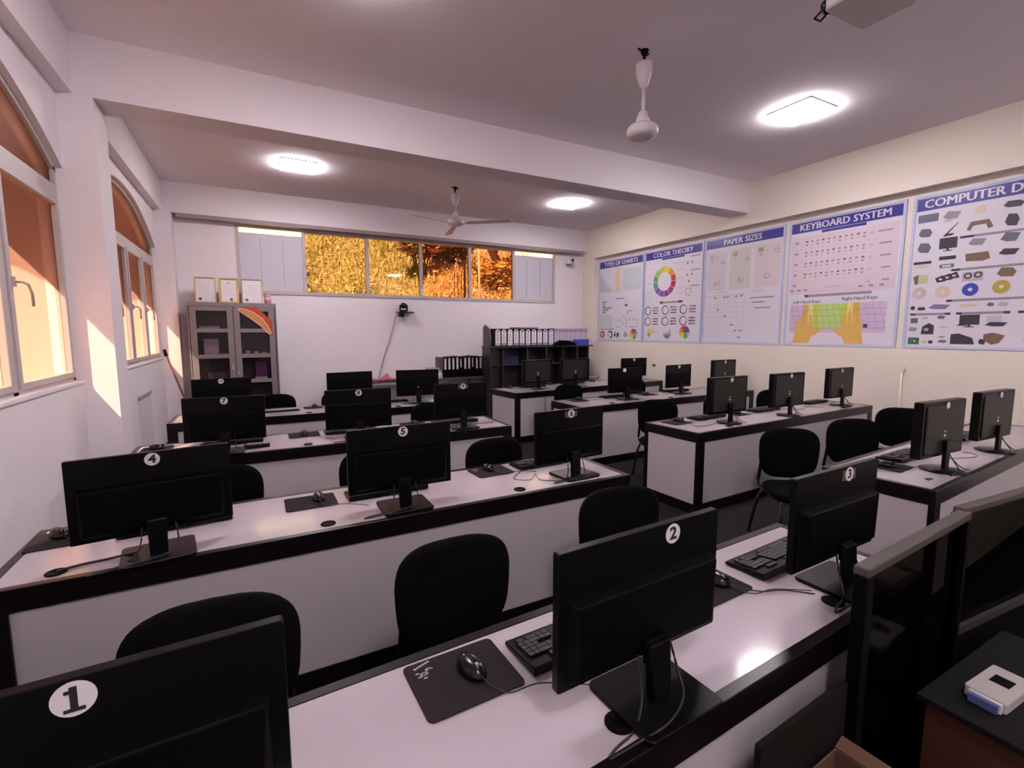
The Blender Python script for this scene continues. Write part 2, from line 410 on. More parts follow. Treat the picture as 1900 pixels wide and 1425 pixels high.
LY = [mat('leaf_gold', (0.75, 0.52, 0.18), 0.7), mat('leaf_olive', (0.40, 0.33, 0.10), 0.7)]
bush('flowering_bush', 'pink-blossomed bush on the slope seen at the top of the second and third panes', (4.0, 12.6, 4.05), 0.7, 0.5, 0.5, 1500, LP)
bush('brown_bush', 'dark brown leafy bush filling the upper part of the third window pane', (5.05, 13.2, 4.25), 0.75, 0.6, 0.75, 2600, LG)  # foliage in dark and brown leaf colours
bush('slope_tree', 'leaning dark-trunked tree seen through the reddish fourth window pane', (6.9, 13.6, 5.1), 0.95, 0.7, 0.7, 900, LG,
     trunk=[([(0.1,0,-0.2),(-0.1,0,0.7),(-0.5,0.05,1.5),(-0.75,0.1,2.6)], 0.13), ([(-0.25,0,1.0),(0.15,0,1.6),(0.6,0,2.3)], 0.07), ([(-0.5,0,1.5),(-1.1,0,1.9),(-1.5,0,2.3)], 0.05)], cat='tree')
bush('golden_bush', 'golden bush low on the slope behind the fourth window pane', (6.3, 12.4, 3.2), 0.8, 0.5, 0.45, 1700, LY)
mb = MB(); mb.box(4.66, 4.70, 11.2, 11.24, 1.5, 3.42, mat('dark_iron', (0.03, 0.02, 0.02), 0.6)); mb.box(4.52, 4.95, 11.16, 11.3, 2.36, 2.48, MATS['dark_iron'])
for k in range(4): mb.box(4.40+0.09*k, 4.41+0.09*k, 11.2, 11.22, 1.9, 3.1, MATS['dark_iron'])
tag(mb.build('iron_post'), 'thin dark iron post and grille standing outside the third window pane', 'post')
mb = MB(); mb.tube([(5.0, 11.0, 1.6), (4.96, 11.0, 3.7)], 0.028, mat('pale_pipe', (0.85, 0.62, 0.5), 0.5), 8)
tag(mb.build('pale_pipe'), 'pale upright pipe outside between the third and fourth window panes', 'pipe')

# ---------------------------------------------------------------- ceiling lights
def ceiling_light(x, y, label, first=[None]):
    if first[0] is None:
        t = thing('ceiling_light', label, 'light', group='square ceiling lights')
        m = MB()
        h = 0.23
        for a in ((-h,h,-h,-h+0.015),(-h,h,h-0.015,h),(-h,-h+0.015,-h+0.015,h-0.015),(h-0.015,h,-h+0.015,h-0.015)): m.box(a[0],a[1],a[2],a[3],-0.012,0,FANW)
        m.build('frame', t)
        MB().box(-h+0.015, h-0.015, -h+0.015, h-0.015, -0.040, -0.004, DIFF).build('diffuser', t)
        first[0] = t
    else:
        t = copy_tree(first[0]); t['label'] = label
    t.location = (x, y, ZC); t.rotation_euler = (0, 0, 0)
ceiling_light(5.13, 3.22, 'bright square ceiling light to the right of the bladeless fan')
ceiling_light(0.66, 7.45, 'bright square ceiling light beyond the beam, above the grey cabinet side')
ceiling_light(5.11, 7.36, 'bright square ceiling light beyond the beam, towards the poster wall')
ceiling_light(0.66, 3.15, 'square ceiling light on the near ceiling above the window side desks')
ceiling_light(0.66, -0.9, 'square ceiling light above the front of the room, window side')
ceiling_light(5.13, -0.9, 'square ceiling light above the front of the room, poster side')

# ---------------------------------------------------------------- ceiling fans
def fan(x, y, label, blades, rot, zhub):
    t = thing('ceiling_fan', label, 'fan', (x, y, ZC), 0, 'ceiling fans')
    z0 = zhub - ZC
    h = MB(); h.tube([(-0.07,0,0.0),(-0.05,0,-0.012),(-0.045,0,-0.004)], 0.008, BLK, 6); h.lathe([(0.035,0),(0.03,-0.02),(0.012,-0.05),(0.012,-0.12)], BLKM, n=14)
    h.tube([(0.07,0.02,0.0),(0.045,0.01,-0.012),(0.03,0,-0.03)], 0.007, BLK, 6)
    h.build('hook', t)
    MB().lathe([(0.02,-0.09),(0.062,-0.10),(0.068,-0.12),(0.060,-0.20),(0.035,-0.27),(0.018,-0.30)], FANW, n=24).build('canopy', t)
    MB().lathe([(0.014,-0.28),(0.014,z0+0.10)], FANW, n=12).build('downrod', t)
    MB().lathe([(0.018,z0+0.15),(0.035,z0+0.14),(0.055,z0+0.08),(0.062,z0+0.045)], FANW, n=24).build('lower_canopy', t)
    MB().lathe([(0.05,z0+0.04),(0.10,z0+0.035),(0.125,z0+0.01),(0.128,z0-0.025),(0.115,z0-0.055),(0.07,z0-0.068),(0.03,z0-0.07)], FANW, n=36).build('motor', t)
    for k in range(blades):
        a = rot + k*2*PI/3; M = Matrix.Rotation(a, 4, 'Z')
        b = MB(); b.box(0.11, 0.22, -0.02, 0.02, z0-0.045, z0-0.038, FANW, M)
        pts = [(0.19,-0.045),(0.30,-0.06),(0.87,-0.068),(0.91,-0.055),(0.92,0),(0.91,0.055),(0.87,0.068),(0.30,0.05),(0.19,0.04)]
        b.prism(pts, -0.004, 0.004, FANW, M=M @ Matrix.Translation((0,0,z0-0.036)) @ Matrix.Rotation(R(-11), 4, 'X'))
        b.build('blade', t, bevel=0.0015)
fan(2.93, 3.18, 'white ceiling fan with its blades taken off, hanging before the beam', 0, 0, 3.31)
fan(2.94, 7.40, 'white three-bladed ceiling fan hanging beyond the beam', 3, R(-43), 3.40)

# ---------------------------------------------------------------- projector at the top of the frame
t = thing('projector', 'white ceiling-hung projector near the top right of the room', 'projector', (2.87, 1.47, 3.30), R(-1))
MB().prism(rr(0.36, 0.27, 0.03), 0.0, 0.115, FANW, inset=0.008).build('body', t)
MB().tube([(0,0,0.115),(0,0,ZC-3.30-0.02)], 0.022, FANW, 12).prism(rr(0.14,0.14,0.02), ZC-3.30-0.02, ZC-3.30, FANW).build('mount', t)
MB().lathe([(0.038,0),(0.042,0.03),(0.032,0.05)], BLKG, n=20, M=Matrix.Translation((-0.10,0.13,0.06)) @ Matrix.Rotation(R(-90), 4, 'X')).build('lens', t)
MB().tube([(-0.19,-0.02,0.03),(-0.25,-0.03,0.015),(-0.245,-0.02,0.06),(-0.20,0.0,0.05)], 0.007, BLK, 6).prism([(-0.25,0.0),(-0.175,-0.02),(-0.175,0.05)], 0.02, 0.03, BLK).build('strap', t)
MB().box(-0.05, 0.03, -0.143, -0.135, 0.02, 0.04, WHITE).build('badge', t)
MB().tube([(-0.16,0.155,0.02),(-0.16,0.19,0.0),(-0.11,0.19,0.0),(-0.11,0.155,0.02)], 0.006, BLK, 6).build('handle', t)

# ---------------------------------------------------------------- desks
def desk(label, x0, y0, L, D, rot, grommets):
    t = thing('computer_desk', label, 'desk', (x0, y0, 0), R(rot), 'long white-topped computer desks')
    e = 0.034
    MB().box(e, L-e, e, D-e, 0.715, 0.750, LAM).build('worktop', t)
    m = MB(); m.box(0, L, 0, e, 0.665, 0.752, DARK).box(0, L, D-e, D, 0.665, 0.752, DARK).box(0, e, e, D-e, 0.665, 0.752, DARK).box(L-e, L, e, D-e, 0.665, 0.752, DARK)
    m.build('edge_frame', t, bevel=0.0025)
    m = MB(); m.box(0.085, L-0.085, 0.012, 0.028, 0.095, 0.665, PANEL); m.build('modesty_panel', t)
    for xa, xb in ((0, 0.03), (L-0.03, L)):
        xs, xe = (xa+0.006, xb) if xa == 0 else (xa, xb-0.006)
        MB().box(xs, xe, 0.03, D-0.03, 0.095, 0.665, PANEL).build('end_panel', t)
    for xa in (0, L-0.088):
        MB().box(xa, xa+0.088, 0.0, 0.032, 0.0, 0.665, DARK).build('leg', t, bevel=0.002)
        xb = xa if xa == 0 else L-0.034
        MB().box(xb, xb+0.034, D-0.045, D, 0.0, 0.665, DARK).build('leg', t, bevel=0.002)
    m = MB(); m.box(0.088, L-0.088, 0.004, 0.032, 0.0, 0.095, DARK); m.box(0.0, 0.032, 0.034, D-0.045, 0.0, 0.095, DARK); m.box(L-0.032, L, 0.034, D-0.045, 0.0, 0.095, DARK)
    m.build('plinth_rail', t)
    for gx in grommets:
        MB().lathe([(0.034,0),(0.034,0.004),(0.028,0.006),(0.026,0.003)], BLKM, (gx, 0.088, 0.750), 20).build('cable_grommet', t)
    return t
desk('white-topped long desk nearest the camera, window side block', -0.86, 0.612, 3.03, 0.565, 3.0, [0.45, 1.565, 2.53])
desk('white-topped long desk second from the front, window side block', -0.90, 2.235, 2.95, 0.635, 0.3, [0.20, 1.165, 2.20])
desk('white-topped long desk third from the front, window side block', -0.86, 4.03, 3.00, 0.64, -0.5, [0.25, 1.2, 2.2])
desk('white-topped long desk rearmost in the window side block', -0.80, 5.69, 2.98, 0.56, -1.2, [0.3, 1.3, 2.3])
desk('white-topped long desk nearest the posters and the camera, right block', 3.345, 1.185, 3.1, 0.60, 4.0, [0.50, 1.55, 2.5])
desk('white-topped long desk second from the front, right block, with a bare white end panel', 3.42, 2.895, 3.2, 0.64, 2.5, [0.55, 1.65, 2.7])
desk('white-topped long desk third from the front, right block', 3.40, 4.60, 3.3, 0.64, 1.4, [0.55, 1.6, 2.6])
desk('white-topped long desk rearmost in the right block, before the black shelf', 3.33, 6.11, 3.3, 0.70, 6.0, [0.45, 1.2, 2.5])

# ---------------------------------------------------------------- monitors
def monitor_flat():
    """wide slim monitor with rectangular foot, back towards -y"""
    t = thing('monitor', 'x', 'monitor', group='flat monitors numbered on the back')
    W, Z0, Z1 = 0.54, 0.085, 0.415
    MB().prism(rr(W, Z1-Z0, 0.006, 3, 0, (Z0+Z1)/2), -0.008, 0.014, BLK, axis='y', inset=0.002).build('panel_housing', t)
    b = MB()   # raised lower housing with sloping shoulders
    o = [(-0.245,Z0+0.012),(0.245,Z0+0.012),(0.245,0.300),(-0.245,0.300)]; i = [(-0.225,Z0+0.035),(0.225,Z0+0.035),(0.235,0.292),(-0.235,0.292)]
    vs = [(x,-0.008,z) for x, z in o] + [(x,-0.036,z) for x, z in i]
    b.add(vs, [(4,5,6,7),(0,1,5,4),(1,2,6,5),(2,3,7,6),(3,0,4,7)], BLKM)
    b.build('rear_cover', t, bevel=0.004)
    MB().box(-0.262, 0.262, 0.0141, 0.0150, Z0+0.018, Z1-0.008, SCREEN).build('screen', t)
    n = MB(); n.prism([(-0.036,0.095),(0.036,0.095),(0.036,0.155),(-0.036,0.155)], -0.05, -0.036, BLKM, axis='y')
    n.add([(-0.03,-0.075,0.012),(0.03,-0.075,0.012),(0.03,-0.045,0.012),(-0.03,-0.045,0.012),(-0.034,-0.062,0.15),(0.034,-0.062,0.15),(0.034,-0.036,0.15),(-0.034,-0.036,0.15)],
          [(0,3,2,1),(4,5,6,7),(0,1,5,4),(1,2,6,5),(2,3,7,6),(3,0,4,7)], BLK)
    n.build('neck', t, bevel=0.004)
    MB().prism([(p[0], p[1]-0.045) for p in rr(0.25, 0.22, 0.018)], 0.0, 0.013, BLK, inset=0.003).build('foot', t)
    c = MB()
    c.tube(smooth([(-0.05,-0.037,0.12),(-0.055,-0.05,0.07),(-0.07,-0.07,0.03),(-0.12,-0.10,0.006),(-0.19,-0.115,0.005),(-0.22,-0.125,0.004)]), 0.0032, CABLE, 6)
    c.tube(smooth([(0.06,-0.037,0.12),(0.066,-0.06,0.05),(0.04,-0.10,0.02),(-0.05,-0.135,0.017),(-0.15,-0.13,0.006),(-0.22,-0.128,0.004)]), 0.0032, CABLE, 6)
    c.build('cable', t)
    return t
def monitor_tall():
    """taller monitor with round foot"""
    t = thing('monitor', 'x', 'monitor', group='tall monitors on round feet')
    W, Z0, Z1 = 0.545, 0.095, 0.455
    MB().prism(rr(W, Z1-Z0, 0.008, 3, 0, (Z0+Z1)/2), -0.034, 0.020, BLK, axis='y', inset=0.004).build('panel_housing', t)
    MB().prism(rr(W-0.07, Z1-Z0-0.05, 0.02, 4, 0, (Z0+Z1)/2), -0.042, -0.034, GREYP, axis='y', inset=0.004).build('rear_cover', t)
    MB().box(-0.255, 0.255, 0.0202, 0.0212, Z0+0.025, Z1-0.018, SCREEN).build('screen', t)
    n = MB(); n.prism(rr(0.06, 0.022, 0.008), 0.012, 0.20, BLK, M=Matrix.Translation((0,-0.058,0))); n.build('neck', t)
    MB().lathe([(0.115,0),(0.118,0.006),(0.10,0.012),(0.03,0.016)], BLK, (0,-0.045,0), 36).build('foot', t)
    MB().box(-0.017, 0.017, -0.0436, -0.0424, 0.250, 0.262, LOGO).box(-0.012, 0.012, -0.0436, -0.0424, 0.222, 0.238, WHITE).build('badge', t)
    c = MB()
    c.tube(smooth([(0.05,-0.045,0.14),(0.06,-0.06,0.09),(0.09,-0.085,0.04),(0.13,-0.11,0.006),(0.16,-0.12,0.004)]), 0.0032, CABLE, 6)
    c.tube(smooth([(0.02,-0.05,0.14),(0.035,-0.09,0.06),(0.02,-0.125,0.02),(-0.04,-0.13,0.016),(-0.12,-0.14,0.004)]), 0.0032, CABLE, 6)
    c.build('cable', t)
    return t
def sticker(t, num, dx, z, y, r=0.026, rot=0.0, tape=None):
    s = MB(); s.prism(ell(r, r, 28, dx, z), y, y-0.0012, WHITE, axis='y')
    if num: put_text(s, num, dx, z, r*1.75 if len(num) == 1 else r*1.25, INK, y-0.0018, 0.035, 1.15 if len(num) == 1 else 0.9, rot)
    if num == '1': s.box(dx-0.012, dx+0.012, y-0.0022, y-0.0012, z-0.0185, z-0.0135, INK).box(dx-0.010, dx-0.002, y-0.0022, y-0.0012, z+0.009, z+0.014, INK)
    if tape: s.box(dx-tape, dx+tape, y+0.0004, y, z-0.022, z+0.016, mat('tan_tape', (0.10, 0.085, 0.06), 0.3))
    s.build('number_sticker', t)
protoA, protoB = monitor_flat(), monitor_tall()
usedA, usedB = [], []
def place_monitor(kind, x, y, rot, label, num=None, dx=0.0, tape=None, group=None, dz=0.0):
    p, used = (protoA, usedA) if kind == 'A' else (protoB, usedB)
    t = p if not used else copy_tree([c for c in [p]][0])
    if used:
        for ch in list(t.children):
            if ch.name.startswith('number_sticker'): bpy.data.objects.remove(ch)
    used.append(t)
    t.location = (x, y, 0.752+dz); t.rotation_euler = (0, 0, R(rot)); t['label'] = label
    if num is not None: sticker(t, num, dx, (0.385 if kind == 'A' else 0.425), (-0.0082 if kind == 'A' else -0.0422), tape=tape, r=0.026 if kind == 'A' else 0.022)
    if num is None and kind == 'A': sticker(t, '', 0.0, 0.20, -0.0365, r=0.008)
    return t
A = 'A'; Bk = 'B'
place_monitor(A, -0.250, 0.850, 2.5, 'black monitor cut by the bottom left corner of the picture, numbered 1', '1', 0.0)
place_monitor(A, 0.828, 0.850, 2.5, 'black monitor numbered 2 on the desk nearest the camera', '2', 0.09)
place_monitor(A, 1.814, 0.923, 1.6, 'black monitor numbered 3 at the aisle end of the nearest desk', '3', 0.06, 0.045)
place_monitor(A, -0.390, 2.375, 8.0, 'black monitor numbered 4 at the window end of the second desk', '4', 0.0)
place_monitor(A, 0.645, 2.428, 0.3, 'black monitor numbered 5 in the middle of the second desk', '5', 0.01)
place_monitor(A, 1.735, 2.462, 4.0, 'black monitor numbered 6 at the aisle end of the second desk', '6', 0.0, 0.05)
place_monitor(A, -0.221, 4.16, -5.8, 'black monitor numbered 7 at the window end of the third desk', '7', 0.0)
place_monitor(A, 0.757, 4.17, -3.2, 'black monitor numbered 8 in the middle of the third desk', '8', 0.0)
place_monitor(A, 1.70, 4.20, 2.5, 'black monitor numbered 9 at the aisle end of the third desk', '9', 0.02, 0.05)
place_monitor(A, -0.317, 5.84, 7, 'black monitor numbered 10 on the rearmost window side desk, before the grey cabinet', '10', -0.01)
place_monitor(A, 1.00, 6.02, 6, 'black monitor without number sticker, to the left of the red cloth', None)
place_monitor(A, 1.82, 5.96, -6, 'black monitor without number sticker, to the right of the red cloth', None)
place_monitor(Bk, 3.90, 1.41, -1.8, 'tall black round-footed monitor on the nearest right desk, left of two in view', '', 0.01)
place_monitor(Bk, 4.89, 1.455, -2, 'tall black round-footed monitor at the right edge of the picture', '', 0.02)
place_monitor(Bk, 4.10, 3.16, 1, 'tall black round-footed monitor at the aisle end of the second right desk', '', 0.02)
place_monitor(Bk, 5.03, 3.14, 0, 'tall black round-footed monitor in the middle of the second right desk', '', 0.02)
place_monitor(Bk, 6.28, 3.27, 1, 'tall black round-footed monitor at the wall end of the second right desk', '', -0.01)
place_monitor(A, 4.36, 4.93, -6, 'black monitor with a white round sticker at the aisle end of the third right desk', '', -0.02)
place_monitor(A, 5.46, 5.03, 4, 'black monitor with a white round sticker in the middle of the third right desk', '', 0.0)
place_monitor(Bk, 6.48, 5.08, 2, 'tall black monitor at the wall end of the third right desk, half behind another monitor', '', 0.0)
place_monitor(Bk, 3.92, 6.50, 3, 'black monitor before the empty pigeonholes at the left end of the rearmost right desk', None, 0.0)
place_monitor(Bk, 4.66, 6.52, -4, 'black monitor in the middle of the rearmost right desk, before the shelf', None, 0.0)
place_monitor(A, 6.12, 6.70, -8, 'black monitor on the rearmost right desk standing against the cream wall', '', 0.0)

# ---------------------------------------------------------------- keyboards
def make_keyboard():
    t = thing('keyboard', 'x', 'keyboard', group='black keyboards')
    b = MB(); b.prism([(-0.078,0.0),(0.078,0.0),(0.078,0.012),(-0.078,0.026)], -0.22, 0.22, BLK, axis='x'); b.build('case', t, bevel=0.004)
    k = MB(); sl = math.atan2(-0.014, 0.156)
    M = Matrix.Translation((0,0,0.0195)) @ Matrix.Rotation(sl, 4, 'X')
    def row(y, xs, wd=0.0165):
        for x in xs: k.prism([(-wd/2,-0.0078),(wd/2,-0.0078),(wd/2,0.0078),(-wd/2,0.0078)], 0.0, 0.006, KEY, M=M @ Matrix.Translation((x,y,0)))
    # the sitter is on the +y side: space bar row at +y
    for r, y in enumerate((-0.050, -0.026, -0.008, 0.010, 0.028)):
        if r == 0: row(y, [0.205-0.019*i for i in range(13)], 0.0155)
        else: row(y, [0.205-0.019*i-0.003*r for i in range(15)])
        if r: row(y, [-0.105-0.019*i for i in range(3)]) if r < 3 or r == 4 else None
        if r: row(y, [-0.1585-0.0185*i for i in range(3)], 0.0158)
        else: row(y, [-0.105-0.019*i for i in range(3)], 0.0155)
    k.box(0.02, 0.13, 0.038, 0.053, 0.0, 0.006, KEY, M); row(0.046, [0.205, 0.186, 0.150, 0.0, -0.022, -0.045, -0.105, -0.124, -0.143, -0.160, -0.19], 0.0165)
    k.build('keys', t)
    f = MB(); f.box(-0.2, -0.17, -0.075, -0.065, -0.001, 0.006, RUBBER).box(0.17, 0.2, -0.075, -0.065, -0.001, 0.006, RUBBER); f.build('rubber_foot', t)
    f = MB(); f.tube([(0,-0.078,0.014),(0.005,-0.085,0.006),(0.03,-0.088,0.004),(0.08,-0.086,0.004),(0.12,-0.082,0.004)], 0.0025, CABLE, 6); f.build('cable', t)
    return t
kb0 = make_keyboard(); kbs = []
def keyboard(x, y, rot, label):
    t = kb0 if not kbs else copy_tree(kb0)
    kbs.append(t); t.location = (x, y, 0.753); t.rotation_euler = (0, 0, R(rot)); t['label'] = label
for x, y, r, l in [
    (0.815, 1.085, 3, 'black keyboard half hidden behind monitor 2'),
    (1.79, 1.115, 4, 'black keyboard with clearly visible keys between monitors 2 and 3'),
    (-0.36, 2.665, 5, 'black keyboard behind monitor 4, its end peeping out on the right'),
    (0.62, 2.665, 2, 'black keyboard behind monitor 5'),
    (1.70, 2.74, 3, 'black keyboard behind monitor 6, its left end in view'),
    (-0.19, 4.45, -3, 'black keyboard behind monitor 7'),
    (0.73, 4.47, 0, 'black keyboard behind monitor 8, sticking out on the left'),
    (1.73, 4.44, 1, 'black keyboard behind monitor 9 on the third desk'),
    (0.10, 6.08, 0, 'keyboard lying flat on the rearmost window side desk beside monitor 10'),
    (1.50, 6.14, -4, 'keyboard on the rearmost window side desk before the right unnumbered monitor'),
    (4.08, 1.66, 2, 'black keyboard on the nearest right desk, behind the left monitor'),
    (5.30, 1.74, 3, 'black keyboard at the right edge of the picture on the nearest right desk'),
    (4.14, 3.42, 3, 'black keyboard at the aisle end of the second right desk'),
    (5.10, 3.44, 3, 'black keyboard in the middle of the second right desk'),
    (6.20, 3.52, 2, 'black keyboard at the wall end of the second right desk'),
    (4.36, 5.15, 0, 'black keyboard behind the left monitor of the third right desk'),
    (5.60, 5.22, 0, 'black keyboard behind the middle monitor of the third right desk'),
    (3.98, 6.74, 5, 'black keyboard at the left end of the rearmost right desk'),
    (4.85, 6.84, 5, 'black keyboard in the middle of the rearmost right desk'),
    (6.10, 6.98, 0, 'black keyboard before the monitor against the cream wall')]:
    keyboard(x, y, r, l)
# pale spare keyboard bar leaning near monitor on the rear left desk is part of that desk's clutter

# ---------------------------------------------------------------- mice and pads
def make_mouse():
    t = thing('mouse', 'x', 'mouse', group='black computer mice')
    n, mrows = 20, 9; vs = []; fs = []
    for j in range(mrows):
        ph = (PI/2)*j/(mrows-1)
        for i in range(n):
            a = 2*PI*i/n; rx = 0.031*(1+0.10*math.sin(a)*-1)*math.cos(ph)**0.7 if j < mrows-1 else 0.0
            ry = 0.054*math.cos(ph)**0.7 if j < mrows-1 else 0.0
            y = ry*math.sin(a); z = 0.003 + 0.034*math.sin(ph)**0.9*(1-0.22*(y/0.054)*-1*0.5)
            vs.append((rx*math.cos(a), y, z))
    for j in range(mrows-1):
        for i in range(n): k = (i+1) % n; fs.append((j*n+i, j*n+k, (j+1)*n+k, (j+1)*n+i))
    fs.append(list(range(n))[::-1])
    MB().add(vs, fs, BLKG, True).build('body', t)
    MB().prism(ell(0.011, 0.011, 16, -0.026, 0.026), -0.004, 0.004, LOGO, axis='x').build('scroll_wheel', t)
    MB().box(-0.0008, 0.0008, -0.050, -0.012, 0.022, 0.0365, RUBBER).build('button_split', t)
    c = MB(); c.tube(smooth([(0,-0.05,0.012),(0.005,-0.09,0.004),(0.03,-0.13,0.003),(0.10,-0.15,0.003),(0.16,-0.20,0.003),(0.20,-0.24,0.003)]), 0.0018, CABLE, 6)
    c.build('cable', t)
    return t
m0 = make_mouse(); mice = []
def mouse(x, y, rot, label, pad=True):
    t = m0 if not mice else copy_tree(m0)
    mice.append(t); t.location = (x, y, 0.7535 if not pad else 0.7565); t.rotation_euler = (0, 0, R(rot)); t['label'] = label
def pad(x, y, rot, label, logo=False, w=0.25, h=0.205):
    m = MB(); m.prism(rr(w, h, 0.016), 0.0, 0.003, PAD)
    if logo:
        z = 0.0034; cx, cy = -w/2+0.045, h/2-0.05
        def fl(pts): m.poly([(cx+a, cy+b, z) for a, b in pts], LOGO)
        for k in range(6): fl(ell(0.0042, 0.0042, 10, -0.016+0.008*k, 0.028+0.0025*k))
        e = ell(0.011, 0.007, 20); i = ell(0.006, 0.003, 20)
        for k in range(20): j = (k+1) % 20; fl([e[k], e[j], i[j], i[k]])
        for a, b in ((-0.016,0.008),(-0.013,-0.007),(-0.001,-0.016)): fl(ell(0.006, 0.003, 10, a, b))
        fl([(0.006,0.008),(0.012,0.006),(0.016,0.013),(0.028,0.008),(0.026,0.014),(0.014,0.018),(0.007,0.015)])
    o = m.build('mouse_pad', loc=(x, y, 0.7525), rotz=R(rot)); tag(o, label, 'mouse pad', 'black mouse pads')
pad(0.437, 1.090, 2, 'black mouse pad with a small grey emblem, on the nearest desk', True, 0.262, 0.212)
mouse(0.462, 1.095, 12, 'glossy black mouse on the emblem pad beside monitor 2')
pad(1.375, 1.105, 3, 'black mouse pad partly hidden behind monitor 2'); mouse(1.415, 1.10, 10, 'black mouse beside the well visible keyboard on the nearest desk')
pad(-0.77, 2.70, 4, 'sunlit black mouse pad at the window end of the second desk', w=0.24); mouse(-0.80, 2.73, 35, 'sunlit black mouse at the window end of the second desk')
pad(0.222, 2.675, 0, 'dark mouse pad between monitors 4 and 5'); mouse(0.262, 2.69, 4, 'black mouse on the pad between monitors 4 and 5')
pad(1.305, 2.735, 3, 'dark mouse pad between monitors 5 and 6', True); mouse(1.30, 2.76, 14, 'black mouse on the pad between monitors 5 and 6')
pad(-0.70, 4.47, 0, 'dark mouse pad at the window end of the third desk', w=0.2); mouse(-0.70, 4.47, 80, 'black mouse at the window end of the third desk, above monitor 4')
pad(0.345, 4.50, 0, 'dark mouse pad between monitors 7 and 8'); mouse(0.345, 4.50, 0, 'black mouse on the pad between monitors 7 and 8')
pad(1.33, 4.50, 0, 'dark mouse pad between monitors 8 and 9'); mouse(1.34, 4.52, 0, 'black mouse between monitors 8 and 9')
pad(0.58, 6.10, 0, 'dark mouse pad on the rearmost window side desk', w=0.2, h=0.17); mouse(0.60, 6.11, 0, 'black mouse on the rearmost window side desk')
pad(3.70, 1.575, 4, 'dark mouse pad at the aisle corner of the nearest right desk', w=0.23); mouse(3.66, 1.58, 20, 'black mouse at the aisle corner of the nearest right desk, behind monitor 3')
mouse(4.47, 1.72, 80, 'black mouse between the two monitors of the nearest right desk', False)
pad(3.65, 3.37, 3, 'black mouse pad at the bare corner of the second right desk'); mouse(3.70, 3.39, 30, 'black mouse at the corner of the second right desk')
pad(4.62, 3.42, 3, 'black mouse pad between the left and middle monitors of the second right desk', w=0.2); mouse(4.62, 3.43, 30, 'black mouse between left and middle monitors of the second right desk')
pad(3.70, 5.08, 0, 'dark mouse pad at the aisle corner of the third right desk'); mouse(3.72, 5.10, 30, 'shiny mouse at the aisle corner of the third right desk')
pad(4.93, 5.11, 0, 'dark mouse pad between the two stickered monitors of the third right desk'); mouse(4.90, 5.12, 60, 'black mouse between the two stickered monitors of the third right desk')
mouse(3.55, 6.72, 30, 'small mouse at the left corner of the rearmost right desk', False)
mouse(4.40, 6.86, 60, 'small mouse between the first two monitors of the rearmost right desk', False)
mouse(5.30, 6.86, 70, 'small mouse on the bare white stretch of the rearmost right desk', False)
# loose cables lying over the worktops, one for each work place
def loose_cable(label, pts, r=0.0022):
    out = smooth(pts)
    tag(MB().tube(out, r, CABLE, 6).build('cable'), label, 'cable', 'loose cables on the worktops')
z = 0.7555
loose_cable('thick black cable pair from monitor 4 to the desk hole', [(-0.45,2.33,z+0.02),(-0.55,2.36,z),(-0.63,2.35,z),(-0.70,2.325,z)], 0.005)
loose_cable('thin cable crossing the white desk right of monitor 2', [(1.44,1.06,z),(1.50,0.985,z),(1.58,0.95,z),(1.65,0.885,z)])
loose_cable('looped cable left of the foot of monitor 6', [(1.47,2.63,z),(1.36,2.52,z),(1.43,2.45,z),(1.52,2.53,z),(1.49,2.42,z),(1.56,2.36,z),(1.63,2.33,z)])
loose_cable('cable squiggle right of the foot of monitor 9', [(1.78,4.26,z),(1.86,4.30,z),(1.93,4.23,z),(1.99,4.24,z),(2.04,4.21,z)])
loose_cable('cable between the two monitors of the nearest right desk', [(4.02,1.40,z),(4.25,1.47,z),(4.5,1.40,z),(4.62,1.44,z),(4.60,1.50,z)])
loose_cable('thin cable looping before the left monitor of the second right desk', [(3.75,3.27,z),(3.66,3.14,z),(3.80,3.10,z),(3.95,3.16,z)])
loose_cable('cables lying between the middle and wall-end monitors of the second right desk', [(5.18,3.30,z),(5.35,3.36,z),(5.55,3.25,z),(5.75,3.33,z),(5.95,3.24,z)])
loose_cable('cable trailing to the wall at the far end of the second right desk', [(6.36,3.36,z),(6.45,3.42,z),(6.56,3.40,z)])
def hanging(label, pts): tag(MB().tube(pts, 0.006, CABLE, 6).build('cable'), label, 'cable', 'cables hanging before the rearmost right desk')
hanging('dark cable hanging down the white front of the rearmost right desk, left strand', [(3.86,6.135,0.66),(3.83,6.09,0.45),(3.80,6.07,0.25),(3.68,6.05,0.05)])
hanging('dark cable hanging down the white front of the rearmost right desk, right strand', [(4.43,6.195,0.66),(4.45,6.16,0.45),(4.47,6.14,0.25),(4.48,6.12,0.02)])

# ---------------------------------------------------------------- chairs
def pad_shape(mb, w, h, t, cx, cz, m, curve=0.35, taper=0.10, sq=3.2, y0=0.0, N=44):
    """upholstered slab: superellipse outline in x-z, thickness in y, bent round the sitter"""
    def out(s):
        pts = []
        for i in range(N):
            a = 2*PI*i/N; c, s_ = math.cos(a), math.sin(a)
            x = math.copysign(abs(c)**(2/sq), c)*w/2; z_ = math.copysign(abs(s_)**(2/sq), s_)*h/2
            x *= 1 - taper*(0.5 - z_/h)
            pts.append((x*s, z_*s))
        return pts
    rings = [(0.0,-t/2),(0.5,-t/2*1.0),(0.80,-t/2*0.97),(0.93,-t/2*0.8),(0.985,-t/2*0.4),(1.0,0),(0.985,t/2*0.4),(0.93,t/2*0.8),(0.80,t/2*0.97),(0.5,t/2),(0.0,t/2)]
    vs = []; fs = []
    for s, y in rings:
        for x, z_ in out(max(s, 0.001)): vs.append((cx+x, y0+y-curve*x*x, cz+z_))
    for k in range(len(rings)-1):
        for i in range(N): j = (i+1) % N; fs.append((k*N+i, k*N+j, (k+1)*N+j, (k+1)*N+i))
    mb.add(vs, fs, m, True)
